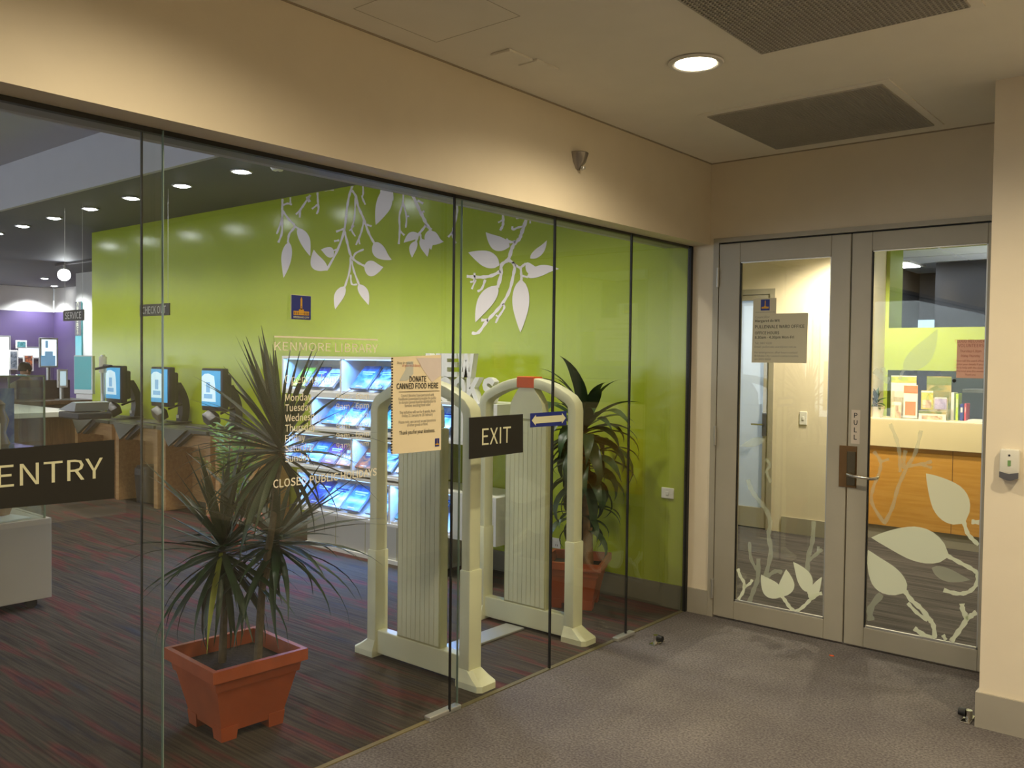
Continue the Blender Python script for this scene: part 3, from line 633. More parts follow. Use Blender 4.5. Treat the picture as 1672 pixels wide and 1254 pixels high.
# wall fittings
c = PB(1091, 805)
o = thing('light_switch', 'small white switch on the green wall near the glass end', 'switch', V((c.x, YD, c.z)))
MB().box((c.x - 0.045, YD - 0.012, c.z - 0.035), (c.x + 0.045, YD, c.z + 0.035), 0.004).build('plate', white, o); MB().box((c.x - 0.012, YD - 0.016, c.z - 0.012), (c.x + 0.012, YD - 0.012, c.z + 0.012), 0.002).build('rocker', white, o)
c = PB(905, 886)
o = thing('power_outlet', 'white double power outlet low on the green wall', 'outlet', V((c.x, YD, c.z)))
MB().box((c.x - 0.06, YD - 0.01, c.z - 0.036), (c.x + 0.06, YD, c.z + 0.036), 0.003).build('plate', white, o)
for k in (-1, 1):
    MB().box((c.x + k * 0.03 - 0.012, YD - 0.014, c.z + 0.012), (c.x + k * 0.03 + 0.012, YD - 0.01, c.z + 0.026), 0.002).build('rocker', white, o)
    MB().box((c.x + k * 0.03 - 0.01, YD - 0.0112, c.z - 0.02), (c.x + k * 0.03 - 0.006, YD - 0.0095, c.z - 0.006)).box((c.x + k * 0.03 + 0.006, YD - 0.0112, c.z - 0.02), (c.x + k * 0.03 + 0.01, YD - 0.0095, c.z - 0.006)).build('socket_slot', dark, o)

# ------------------------------------------------------------------ foyer ceiling fittings
def vent(x0, y0, x1, y1, label, pitch, mat):
    t = thing('air_vent', label, 'vent', ((x0 + x1) / 2, (y0 + y1) / 2, ZC))
    f = MB(); fw = 0.04
    for a, b in (((x0 - fw, y0 - fw), (x1 + fw, y0)), ((x0 - fw, y1), (x1 + fw, y1 + fw)), ((x0 - fw, y0), (x0, y1)), ((x1, y0), (x1 + fw, y1))): f.box((a[0], a[1], ZC - 0.006), (b[0], b[1], ZC))
    f.build('frame', ceilm, t); MB().box((x0, y0, ZC - 0.001), (x1, y1, ZC)).build('backing', ventd, t)
    c_ = MB(); n = int((x1 - x0) / pitch)
    for i in range(n + 1): x = x0 + (x1 - x0) * i / n; c_.box((x - 0.0025, y0, ZC - 0.012), (x + 0.0025, y1, ZC - 0.001))
    n = int((y1 - y0) / pitch)
    for i in range(n + 1): y = y0 + (y1 - y0) * i / n; c_.box((x0, y - 0.0025, ZC - 0.012), (x1, y + 0.0025, ZC - 0.001))
    c_.build('eggcrate_core', mat, t)['kind'] = 'stuff'
vent(-1.5, 2.35, -0.75, 3.32, 'nearer square eggcrate air vent at the top edge of the ceiling', 0.017, ventm)
vent(-2.09, 4.01, -1.25, 4.85, 'grey square air vent in the ceiling just before the double doors', 0.012, ventm)
x, y = FOYER_LAMPS_AND_FILL[0]
t = thing('downlight', 'round recessed downlight glowing warm white in the foyer ceiling', 'light', (x, y, ZC))
for (nm, x, y) in [('a', *FOYER_LAMPS_AND_FILL[0])]:
    MB().loft([[V((x + r * math.cos(2 * PI * k / 28), y + r * math.sin(2 * PI * k / 28), z)) for k in range(28)] for r, z in ((0.104, ZC), (0.114, ZC - 0.004), (0.110, ZC - 0.010), (0.096, ZC - 0.012), (0.084, ZC - 0.006))], cap=False).build('trim_ring', white, t, smooth=True)
    MB().lathe((x, y, ZC), [(0.076, -0.003), (0.081, -0.009), (0.055, -0.0105), (0.0005, -0.011)], 28).build('lamp_disc', lampm, t)
for k, (p0, lb) in enumerate((((836, 91), 'small raised cream plate on the ceiling, farther from the downlight'), ((880, 107), 'small raised cream plate on the ceiling, closer to the downlight'))):
    c = PZ(*p0, ZC); tag(MB().box((c.x - 0.05, c.y - 0.075, ZC - 0.012), (c.x + 0.05, c.y + 0.075, ZC), 0.003).build('ceiling_plate', ceilm, org=c), lb, 'ceiling plate')
mk('access_joint_line', (176, 166, 148), 0.7)  # darker joint line colour for the ceiling access panel
# access panel outline
a = PZ(578, 14, ZC); b = PZ(712, 69, ZC); 
x1 = PZ(853, 28, ZC).x; y0, y1 = a.y, b.y; x0 = (a.x + b.x) / 2
ap = struct('trim_5', (x0, y0, ZC))
for p0, p1 in (((x0, y0), (x0, y1)), ((x0, y1), (x1, y1)), ((x1, y0), (x1, y1)), ((x0, y0), (x1, y0))):
    MB().box((min(p0[0], p1[0]) - 0.001, min(p0[1], p1[1]) - 0.001, ZC - 0.0008), (max(p0[0], p1[0]) + 0.001, max(p0[1], p1[1]) + 0.001, ZC)).build('panel_joint', D.materials['access_joint_line'], ap)
S('corner_shade_left', (XF, -7, ZC - 0.006), (XF + 0.006, YD, ZC), mk('cornice_shadow', (168, 156, 134), 0.7)); S('corner_shade_back', (XF, YD - 0.006, ZC - 0.006), (-0.86, YD, ZC), D.materials['cornice_shadow'])  # corner shade painted as thin darker strips where walls meet the ceiling
# motion sensor on the bulkhead
c = PX(943, 262, XF)
t = thing('motion_sensor', 'silver half-cone sensor on the cream bulkhead above the glass', 'sensor', c)
rings = []
for z, r in ((0.036, 0.05), (0.033, 0.052), (-0.01, 0.04), (-0.045, 0.014)):
    rings.append([c + V((max(0.0, r * 1.1 * math.sin(PI * k / 12)), -r * math.cos(PI * k / 12), z)) for k in range(13)])
MB().loft(rings).build('hood', mk('satin_silver', (160, 154, 146), 0.3, 0.8), t, smooth=True)
MB().lathe(c + V((0.03, 0.004, 0)), [(0.001, -0.052), (0.013, -0.046), (0.013, -0.035)], 12).build('lens', alu_l, t, smooth=True)
# door release on the pier
c = PB(1650, 760, 4.275)
t = thing('door_release', 'pale exit button unit with a dark lower lip on the right pier', 'door release', c)
MB().box((c.x - 0.038, 4.245, c.z - 0.055), (c.x + 0.038, 4.275, c.z + 0.072), 0.008).build('housing', offwhite, t, smooth=True)
MB().prism([V((c.x - 0.036 + 0.072 * k / 10, 4.238, c.z - 0.05 - 0.012 * math.sin(PI * k / 10))) for k in range(11)] + [V((c.x + 0.036, 4.238, c.z - 0.026)), V((c.x, 4.238, c.z - 0.034)), V((c.x - 0.036, 4.238, c.z - 0.026))], (0, 0.037, 0)).build('sensor_lip', darkg, t)
MB().box((c.x - 0.006, 4.2435, c.z), (c.x + 0.006, 4.246, c.z + 0.024)).build('indicator', mk('green_indicator', (110, 150, 90), 0.4), t); MB().cyl(c + V((0, -0.032, 0.046)), c + V((0, -0.029, 0.046)), 0.004).build('keyhole', dark, t)
# floor door stops
for p, lb, s in (((1072, 1050), 'chrome and black door stop on the carpet by the glass wall', 1), ((1580, 1175), 'chrome and black door stop on the carpet beside the right pier', -1)):
    c = PZ(*p)
    t = thing('door_stop', lb, 'door stop', c)
    MB().box(c + V((-0.02, -0.055, 0)), c + V((0.02, 0.055, 0.006)), 0.002).build('base_plate', chrome, t)
    MB().cyl(c + V((-0.004 * s, 0, 0.005)), c + V((-0.004 * s, 0, 0.045)), 0.016).build('post', chrome, t, smooth=True)
    MB().cyl(c + V((0.008 * s, 0, 0.03)), c + V((0.038 * s, 0, 0.03)), 0.02, 0.017).build('rubber_buffer', black, t, smooth=True)
c = PZ(1358, 1071)
tag(MB().prism([c + V((0.014 * math.cos(a_), 0.009 * math.sin(a_), 0.0005)) for a_ in (0, 1.1, 2.0, 3.3, 4.4, 5.3)], (0, 0, 0.003)).build('carpet_speck', orange, org=c), 'tiny orange scrap on the carpet before the double doors', 'scrap')

# ------------------------------------------------------------------ security gates
def rrect(hx, hy, r=0.009, n=2):
    out = []
    for sx, sy, a0 in ((1, 1, 0), (-1, 1, PI / 2), (-1, -1, PI), (1, -1, 3 * PI / 2)):
        for k in range(n + 1):
            a_ = a0 + PI / 2 * k / n; out.append((sx * (hx - r) + r * math.cos(a_), sy * (hy - r) + r * math.sin(a_)))
    return out
def gate(loc, label):
    t = thing('security_gate', label, 'security gate', loc, None); o = V(loc)
    H = 0.338
    path = [(-H, 0.05), (-H, 0.9), (-H, 1.31), (-H + 0.006, 1.345), (-H + 0.032, 1.374)]
    for k in range(1, 10): x = -H + 0.032 + (2 * H - 0.064) * k / 10; path.append((x, 1.374 + 0.09 * (1 - (x / (H - 0.032)) ** 2)))
    path += [(-p[0], p[1]) for p in path[:5][::-1]]
    rings = []
    for i, p in enumerate(path):
        a_ = V((path[max(0, i - 1)][0], path[max(0, i - 1)][1])); b_ = V((path[min(len(path) - 1, i + 1)][0], path[min(len(path) - 1, i + 1)][1]))
        tt = (b_ - a_).normalized(); q = V((-tt.y, tt.x))
        rings.append([o + V((p[0] + q.x * u, v, p[1] + q.y * u)) for u, v in rrect(0.029, 0.04)])
    MB().loft(rings).build('arched_frame', gatem, t, smooth=True)
    for s in (-1, 1):
        x = s * (H + 0.002)
        sl = MB().box(o + V((x - 0.034, -0.046, 0.03)), o + V((x + 0.034, 0.046, 0.57)), 0.007).build('leg_sleeve', gatem, t, smooth=True)
        rg = []
        for z, a0, a1, hy in ((0.0, -0.05, 0.125, 0.068), (0.03, -0.05, 0.125, 0.068), (0.05, -0.046, 0.09, 0.06), (0.085, -0.046, 0.042, 0.048)):
            rg.append([o + V((x + s * u, v, z)) for u, v in ((a0 * 0.7, -hy), (a1 - 0.02, -hy), (a1, -hy + 0.02), (a1, hy - 0.02), (a1 - 0.02, hy), (a0 * 0.7, hy))])
        MB().loft(rg).build('foot', gatem, t)
    MB().box(o + V((-0.31, -0.03, 0.015)), o + V((0.31, 0.03, 0.14)), 0.006).build('base_panel', gatem, t)
    pn = MB().box(o + V((-0.16, -0.026, 0.13)), o + V((0.16, 0.026, 1.25)), 0.006).build('antenna_panel', groove, t)
    w_ = 0.3 / 9
    for k in range(9):
        x = -0.15 + w_ * k
        for s in (-1, 1): MB().box(o + V((x + 0.0016, s * 0.0255, 0.15)), o + V((x + w_ - 0.0016, s * 0.0295, 1.235))).build('rib', gatem, pn)
    MB().prism([o + V((x, -0.03, z)) for x, z in ((-0.125, 1.25), (0.125, 1.25), (0.118, 1.34), (0.09, 1.385), (0.05, 1.44), (-0.05, 1.44), (-0.09, 1.385), (-0.118, 1.34))], (0, 0.06, 0)).build('top_cap', gatem, t)
    return t
gate((-3.215, 3.15, 0), 'cream arched security gate nearest the potted spiky plant')
g2 = gate((-3.235, 4.04, 0), 'cream arched security gate behind the EXIT sign, orange tape on top')
MB().box((-3.30, 3.998, 1.432), (-3.17, 4.082, 1.498), 0.004).build('orange_tape', orange, g2, label='orange tape wrapped over the arch')
o = tag(MB().box((-3.36, 3.2, 0), (-3.22, 4.0, 0.014), 0.004).build('cable_cover', alu_l, org=(-3.29, 3.6, 0)), 'pale metal cable cover strip on the floor between the security gates', 'cable cover')

# ------------------------------------------------------------------ planters
def square_pot(name, label, loc, size, h, rot, parent_only=False):
    t = thing(name, label, 'potted plant', loc); o = V(loc); R = Matrix.Rotation(rot, 4, 'Z')
    def ring(s, z): return [o + R @ V((u * s / 2, v * s / 2, z)) for u, v in ((-1, -1), (1, -1), (1, 1), (-1, 1))]
    m = MB().loft([ring(size * 0.64, 0.035), ring(size * 0.84, h * 0.70), ring(size * 0.88, h * 0.71), ring(size * 0.91, h * 0.84), ring(size, h * 0.85), ring(size, h), ring(size * 0.9, h), ring(size * 0.84, h * 0.8), ring(size * 0.8, h * 0.72)])
    p = m.build('pot', terra, t, label=None)
    for u, v in ((-1, -1), (1, -1), (1, 1), (-1, 1)):
        c = V((u * size * 0.25, v * size * 0.25, 0)); f = MB(); rr = size * 0.09
        f.loft([[o + R @ (c + V((a_ * rr * k, b_ * rr * k, z))) for a_, b_ in ((-1, -1), (1, -1), (1, 1), (-1, 1))] for z, k in ((0, 0.85), (0.06, 1))]); f.build('foot', terra, p)
    MB().loft([ring(size * 0.845, h * 0.79), ring(size * 0.845, h * 0.815)]).build('soil', soil, t)
    return t
def blade(L, wd, droop, n=7, fold=0.25, tipw=0.0):
    """leaf from the origin along +Y, arching down by droop radians"""
    mb = MB(); p = V((0, 0, 0)); rows = []
    for i in range(n + 1):
        s = i / n; a_ = -droop * s * s
        ww = wd * ((0.25 + 0.75 * math.sin(PI * min(1, 0.1 + s * 0.85))) * (1 - s ** 4.0) if tipw else (0.55 + 0.45 * math.sin(PI * min(1, s * 1.2))) * (1 - s ** 3.0)) + 0.0006
        nrm = V((0, -math.sin(a_), math.cos(a_)))
        rows.append((p + V((-ww, 0, 0)) + nrm * ww * fold, p.copy(), p + V((ww, 0, 0)) + nrm * ww * fold))
        p = p + V((0, math.cos(a_), math.sin(a_))) * (L / n)
    P = [q for r in rows for q in r]; fs = []
    for i in range(n):
        for k in (0, 1): a0 = i * 3 + k; fs.append((a0, a0 + 1, a0 + 4, a0 + 3))
    mb.poly(P, fs); me = D.meshes.new('leaf'); mb.bm.to_mesh(me); mb.bm.free()
    for q in me.polygons: q.use_smooth = True
    return me
def leaves(t, c, metas, n, mat, e0, e1, s0, s1, seed, stem=0.0, pw=1.0, cone=None):
    rnd = random.Random(seed); org = ORG[t]
    for i in range(n):
        f = (i + 0.5) / n; az = i * 2.39996 + rnd.uniform(-0.25, 0.25); el = e0 + (e1 - e0) * f ** pw + rnd.uniform(-0.14, 0.14)
        if cone: az = cone[0] + cone[1] * (rnd.random() - 0.5)
        me = metas[min(len(metas) - 1, int(f * len(metas)))]
        o = D.objects.new('leaf', me); COL.objects.link(o); o.parent = t
        s = rnd.uniform(s0, s1)
        reach = c.y + math.cos(az) * max(v.co.y for v in me.vertices) * s * 0.95
        if t['category'] == 'potted plant' and reach > YD - 0.05 and c.y < YD: az = PI - az; reach = c.y - 0.1
        if t['category'] == 'potted plant' and c.x < XG and c.x - math.sin(az) * max(v.co.y for v in me.vertices) * s * 0.98 > -2.77: az = -az
        o.location = c - org + V((0, 0, stem * (1 - f) - stem / 2))
        o.rotation_euler = Euler((el, rnd.uniform(-0.25, 0.25), az), 'XYZ'); o.scale = (s, s, s)
spk = [blade(0.43, 0.0155, d) for d in (0.1, 0.4, 0.8, 1.1)]
for me in spk: me.materials.append(leafd)
PL = V((-3.33, 2.14, 0))
pt = square_pot('potted_dracaena', 'spiky dracaena with thin canes in a square terracotta pot, behind the entrance glass', PL, 0.44, 0.33, math.radians(-4))
rA = PB(457, 735, 2.16); rB = PB(364, 900, 2.08); rC = PB(452, 885, 2.28); rD = PB(392, 985, 2.06)
q0 = PB(420, 1070, 2.16); q1 = PB(428, 960, 2.18); q2 = PB(446, 850, 2.2)
MB().tube([q0 - EZ * 0.06, q1, q2, rA], [0.018, 0.016, 0.014, 0.011], 8).build('cane', bark, pt, smooth=True)
MB().tube([PB(362, 1080, 2.1) - EZ * 0.06, PB(366, 1000, 2.09), rB], [0.019, 0.015, 0.012], 8).build('cane', bark, pt, smooth=True)
MB().tube([q1, rC - EZ * 0.03, rC], [0.013, 0.011, 0.01], 8).build('cane', bark, pt, smooth=True)
leaves(pt, rA, spk, 84, leafd, 1.5, -0.95, 0.88, 1.15, 3, 0.08)
leaves(pt, rB, spk, 84, leafd, 1.5, -1.1, 0.88, 1.15, 5, 0.08)
leaves(pt, rC, spk, 60, leafd, 0.9, -0.7, 0.9, 1.25, 8, 0.06)
yl = blade(0.42, 0.013, 0.5); yl.materials.append(mk('yellow_leaf', (146, 152, 44), 0.4, var=0.15)); o = D.objects.new('leaf', yl); COL.objects.link(o); o.parent = pt; o.location = rB - PL + V((0.02, -0.02, 0)); o.rotation_euler = Euler((-1.0, 0, math.radians(-140))); o['label'] = 'yellow-green drooping leaf'

P2 = V((-3.32, 4.66, 0))
cp = square_pot('potted_corn_plant', 'broad-leaved corn plant on a thick cane in a terracotta pot by the green wall', P2, 0.40, 0.31, math.radians(24))
crown = PB(955, 705, 4.68)
MB().tube([PB(962, 985, 4.66), PB(960, 900, 4.67), PB(958, 800, 4.68), crown - EZ * 0.06], [0.036, 0.034, 0.031, 0.027], 12).build('cane', cane, cp, smooth=True)
brd = [blade(0.56, 0.05, d, 10, 0.25, 1) for d in (1.0, 1.8, 2.4, 2.8)]
for me in brd: me.materials.append(leafc)
leaves(cp, crown, brd, 50, leafc, 1.25, -0.3, 0.62, 0.98, 11, 0.16, pw=0.75)
leaves(cp, PB(957, 765, 4.67), brd[1:], 36, leafc, 0.5, -0.5, 0.5, 0.82, 19, 0.2)
lowc = PB(948, 845, 4.66)
leaves(cp, lowc, brd[1:], 18, leafc, 0.5, -0.5, 0.45, 0.7, 13, 0.12)
MB().tube([P2 + V((0.03, -0.02, 0.25)), lowc], [0.02, 0.016], 8).build('cane', bark, cp, smooth=True)

P3 = V((-6.42, 4.12, 0))
pp = square_pot('potted_palm', 'feathery parlour palm in a terracotta pot beside the checkout desks', P3, 0.38, 0.28, 0.3)
rnd = random.Random(4)
for i in range(11):
    az = i * 2.4 + 0.4; L = rnd.uniform(0.5, 0.72); lean = rnd.uniform(0.1, 0.55); base = P3 + V((0, 0, 0.22)); pth = []
    for k in range(9):
        s = k / 8; r = L * (0.12 * s + lean * 0.75 * s * s); pth.append(base + V((math.cos(az) * r, math.sin(az) * r, L * (1.25 * s - 0.42 * lean * s * s * 1.3))))
    m = MB().tube(pth, [0.006 * (1 - 0.7 * k / 8) for k in range(9)], 5)
    for k in range(3, 9):
        for h_ in (0, 0.5):
            if k == 8 and h_: continue
            a0 = pth[k] if not h_ else (pth[k] + pth[k + 1]) / 2; d_ = (pth[min(k + 1, 8)] - pth[k - 1]).normalized(); sd = d_.cross(EZ)
            if sd.length < 0.01: sd = V((-math.sin(az), math.cos(az), 0))
            sd.normalize()
            for s in (-1, 1):
                tip = a0 + (d_ * 0.65 + sd * s * 0.8 - EZ * 0.25) * (0.17 * (1 - 0.35 * abs(k - 5.5) / 3)); mid = (a0 + tip) / 2 + EZ * 0.012; ww = d_ * 0.011
                m.poly([a0, mid - ww, tip, mid + ww], [(0, 1, 2, 3)])
    m.build('frond', leafp, pp, recalc=False)

# ------------------------------------------------------------------ lit book display
YS = 4.555; YB = 4.93
ds = thing('book_display', 'white staggered display shelf with blue-lit compartments against the green wall', 'shelf', (-5.2, YS, 0))
TIERS = [(-6.40, -4.72, 1.285, 1.605, [-5.61]), (-6.0, -3.93, 0.985, 1.285, [-4.95]), (-6.36, -4.72, 0.655, 0.968, [-5.47]), (-6.18, -3.93, 0.30, 0.638, [-5.02])]
TH = 0.022; BOOKCELLS = []
for ti, (x0, x1, z0, z1, divs) in enumerate(TIERS):
    m = MB()
    m.box((x0, YS, z1 - TH), (x1, YB, z1)).box((x0, YS, z0), (x1, YB, z0 + TH)).box((x0, YS, z0 + TH), (x0 + TH, YB, z1 - TH)).box((x1 - TH, YS, z0 + TH), (x1, YB, z1 - TH)).box((x0 + TH, YB - 0.01, z0 + TH), (x1 - TH, YB, z1 - TH))
    tr = m.build('shelf_tier', white, ds)
    cells = [x0 + TH] + divs + [x1 - TH]
    for dv in divs: MB().box((dv - 0.011, YS + 0.004, z0 + TH), (dv + 0.011, YB - 0.01, z1 - TH)).build('divider', white, tr)
    if ti in (1, 3): MB().box((-4.36, YS - 0.002, z0 + TH), (x1 - TH, YS + 0.01, z1 - TH)).build('end_panel', white, tr)
    MB().prism([V((x0 + TH, YS + 0.03, z0 + TH)), V((x0 + TH, YB - 0.02, z0 + TH)), V((x0 + TH, YB - 0.02, z1 - TH - 0.05))], (x1 - x0 - 2 * TH, 0, 0)).build('sloping_rest', white, tr)
    MB().box((x0 + TH, YS + 0.012, z0 + TH), (x1 - TH, YS + 0.02, z0 + TH + 0.016)).build('book_lip', white, tr)
    for a_, b_ in zip(cells, cells[1:]):
        MB().box((a_ + 0.03, YS + 0.02, z1 - TH - 0.008), (b_ - 0.03, YS + 0.035, z1 - TH)).build('led_strip', ledm, tr)
        e_ = min(b_, -4.38) if ti in (1, 3) else b_
        lamp('shelf_led', 'AREA', ((a_ + e_) / 2, YS + 0.045, z1 - TH - 0.012), 10 * (e_ - a_), (0.13, 0.36, 1.0), (math.radians(-28), 0, 0), shape='RECTANGLE', size=(e_ - a_) * 0.9, size_y=0.02)
        BOOKCELLS.append((ti, a_, e_, z0, z1))
pl = MB().box((-6.1, YS + 0.05, 0.03), (-4.6, YB, 0.30)).build('plinth', offwhite, ds)
MB().box((-6.1, YS + 0.03, 0.0), (-4.6, YB, 0.03)).build('kick_rail', white, pl)
for x in (-5.72, -5.35, -4.98): MB().box((x - 0.003, YS + 0.0475, 0.03), (x + 0.003, YS + 0.051, 0.30)).build('panel_joint', groove, pl)
for s_, z, x0, x1, cap in (('NEW', 1.475, -4.70, -4.2, 0.15), ('BOOKS', 1.29, -4.70, -4.0, 0.165)):
    for i, ch in enumerate(s_):
        wd = (x1 - x0) / len(s_)
        lx = x0 + wd * i + 0.006; lo = V((lx, YS + 0.11, z))
        m = MB(); text(m, ch, lo, EX, EZ, cap, wd - 0.012, lift=0, bold=0.018, depth=0.05)
        ob = m.build('sign_letter', white, org=lo)
        tag(ob, {'NEW0': 'white upright letter N of the upper word on the display shelf', 'NEW1': 'white upright letter E of the upper word on the display shelf', 'NEW2': 'white upright letter W of the upper word on the display shelf', 'BOOKS0': 'white upright letter B opening the lower word on the display shelf', 'BOOKS1': 'first white upright letter O of the lower word on the display', 'BOOKS2': 'second white upright letter O of the lower word on the display', 'BOOKS3': 'white upright letter K of the lower word on the display shelf', 'BOOKS4': 'white upright letter S closing the lower word on the display shelf'}[s_ + str(i)], 'letter', 'upright shelf letters')
COV = [cover('cover_lime', (150, 196, 60), (196, 220, 90)), cover('cover_navy', (24, 36, 96), (60, 84, 150)), cover('cover_pale', (214, 220, 226), (150, 176, 206), 16), cover('cover_blue', (50, 110, 190), (96, 150, 210)), cover('cover_storm', (20, 26, 40), (150, 190, 220), 7),
       cover('cover_sky', (110, 160, 206), (190, 210, 226)), cover('cover_plum', (130, 40, 90), (90, 70, 130)), cover('cover_slate', (70, 84, 100), (140, 150, 160)), cover('cover_orange', (200, 110, 60), (60, 44, 60), 12), cover('cover_white', (230, 232, 234), (196, 204, 214), 14), cover('cover_teal', (30, 110, 120), (110, 170, 176))]
ADJ = ['lime green', 'dark navy', 'pale patterned', 'mid blue', 'black and white stormy', 'light sky blue', 'plum red', 'slate grey', 'orange and dark', 'plain white', 'teal green']
ROWN = ['top', 'second', 'third', 'bottom']
pages = mk('book_pages', (232, 228, 214), 0.8, var=0.04)
used = set()
def book(ti, x, wd, ht, ci, title, where, zb):
    th = 0.02; sl = math.radians(44 if ti else 47)
    base = V((x, YS + 0.028, zb + TH + 0.03)); up = V((0, math.cos(sl), math.sin(sl))); n = V((0, -math.sin(sl), math.cos(sl)))
    base = base + n * 0.004
    def Bx(mb, u0, u1, v0, v1, d0, d1):
        P = [base + EX * u + up * v + n * d for u, v, d in ((u0, v0, d0), (u1, v0, d0), (u1, v1, d0), (u0, v1, d0), (u0, v0, d1), (u1, v0, d1), (u1, v1, d1), (u0, v1, d1))]
        mb.poly(P, [(3, 2, 1, 0), (4, 5, 6, 7), (0, 1, 5, 4), (1, 2, 6, 5), (2, 3, 7, 6), (3, 0, 4, 7)])
    lb = f'{ADJ[ci]} {title} lying {where} of the {ROWN[ti]} display tier'
    t = thing('book', lb, 'book', base, 'books on the lit display shelf')
    m = MB(); Bx(m, 0, wd, 0, ht, th - 0.003, th); Bx(m, 0, wd, 0, ht, 0, 0.003); Bx(m, 0, 0.004, 0, ht, 0.003, th - 0.003); m.build('cover', COV[ci], t)
    m = MB(); Bx(m, 0.004, wd - 0.004, 0.004, ht - 0.004, 0.003, th - 0.003); m.build('pages', pages, t)
    m = MB(); k = [9, 2, 1, 9, 2, 1, 9, 2, 9, 3, 9][ci]
    Bx(m, wd * 0.12, wd * 0.88, ht * 0.70, ht * 0.76, th, th + 0.0008); Bx(m, wd * 0.2, wd * 0.8, ht * 0.62, ht * 0.66, th, th + 0.0008); Bx(m, wd * 0.3, wd * 0.7, ht * 0.08, ht * 0.11, th, th + 0.0008); m.build('title_band', COV[k], t)
    return t
PLAN = {0: [[(0.09, .17, .21, 0, 'book'), (0.29, .17, .22, 1, 'book'), (0.48, .17, .2, 2, 'book')], [(0.10, .20, .24, 3, 'book'), (0.34, .19, .24, 4, 'book'), (0.60, .18, .22, 5, 'book')]],
        1: [[(0.10, .21, .25, 3, 'picture book'), (0.34, .20, .24, 5, 'book'), (0.58, .19, .24, 7, 'book'), (0.8, .19, .22, 10, 'book')], [(0.08, .19, .22, 6, 'book'), (0.30, .22, .25, 5, 'picture book')]],
        2: [[(0.03, .20, .23, 7, 'book'), (0.25, .18, .22, 3, 'book'), (0.46, .17, .21, 6, 'book'), (0.66, .17, .2, 8, 'book')], [(0.03, .18, .2, 8, 'paperback'), (0.25, .2, .23, 4, 'book'), (0.5, .18, .22, 2, 'book')]],
        3: [[(0.08, .20, .25, 1, 'book'), (0.30, .22, .25, 5, 'book'), (0.55, .21, .25, 3, 'book'), (0.84, .24, .25, 4, 'book')], [(0.05, .2, .23, 10, 'book'), (0.28, .2, .24, 3, 'paperback'), (0.49, .15, .2, 9, 'book')]]}
POS = ['at the left end', 'second from the left end', 'left of the divider', 'just left of the divider']
cnt = {}
for (ti, a_, b_, z0, z1) in BOOKCELLS:
    ci = cnt.get(ti, 0); cnt[ti] = ci + 1
    side = 'left cell' if ci == 0 else 'right cell'
    for k, (off, wd, ht, col_, ttl) in enumerate(PLAN[ti][ci]):
        if a_ + off + wd > b_ - 0.005: continue
        book(ti, a_ + off, wd, ht, col_, ttl, f"{['first', 'second', 'third', 'fourth'][k]} in the {side}", z0)

# ------------------------------------------------------------------ checkout desks and kiosks
def desk(x0, label, bin_=False, wid=0.93):
    x1 = x0 + wid; t = thing('checkout_desk', label, 'desk', ((x0 + x1) / 2, 4.62, 0), 'self checkout desks along the green wall')
    for a_ in (x0 + 0.01, x1 - 0.085): MB().box((a_, 4.6, 0), (a_ + 0.075, 4.985, 0.835), 0.003).build('side_panel', desk_wood, t)
    MB().box((x0 + 0.085, 4.605, 0.69), (x1 - 0.085, 4.64, 0.835)).build('apron', desk_wood, t)
    MB().box((x0 + 0.085, 4.9, 0.08), (x1 - 0.085, 4.92, 0.69)).build('back_panel', desk_wood, t)
    MB().box((x0 - 0.01, 4.545, 0.835), (x1 + 0.01, 4.99, 0.872), 0.004).build('desk_top', slate, t)
    MB().box((x0 + 0.36, 4.66, 0.872), (x1 - 0.02, 4.97, 0.887), 0.004).build('reader_pad', darkg, t)
    if wid < 0.9: return t
    xa, xb, xt = x0 + 0.12, x0 + 0.62, x0 + 0.38
    A = [V((xa, 4.55, 0.868)), V((xb, 4.55, 0.868)), V((xt, 4.50, 0.70))]
    MB().prism(A, (0.0, -0.035, -0.004)).build('scanner_flap', slate, t)
    MB().prism([V((xt + 0.01, 4.515, 0.70)), V((xb, 4.54, 0.866)), V((xb + 0.05, 4.54, 0.836)), V((xt + 0.06, 4.515, 0.69))], (0, 0.055, 0)).build('flap_bracket', dark, t)
    return t
desk(-8.53, 'wooden self checkout desk nearest the palm, slate top')
desk(-9.53, 'wooden self checkout desk in the middle, black bin in its knee space')
desk(-10.53, 'wooden self checkout desk farthest along the green wall')
desk(-7.53, 'narrow wooden checkout desk end hidden mostly behind the palm fronds', wid=0.66)
t = thing('waste_bin', 'rounded black bin in the knee space of the middle checkout desk', 'bin', (-9.1, 4.76, 0))
MB().loft([[V((-9.1, 4.76, z)) + V((u, v, 0)) for u, v in rrect(0.145 * k, 0.1 * k, 0.04, 3)] for z, k in ((0, 0.85), (0.30, 1.0), (0.36, 0.98), (0.40, 0.8))]).build('bin_body', dark, t, smooth=True)
MB().box((-9.2, 4.655, 0.30), (-9.0, 4.665, 0.37), 0.003).build('bin_flap', darkg, t)
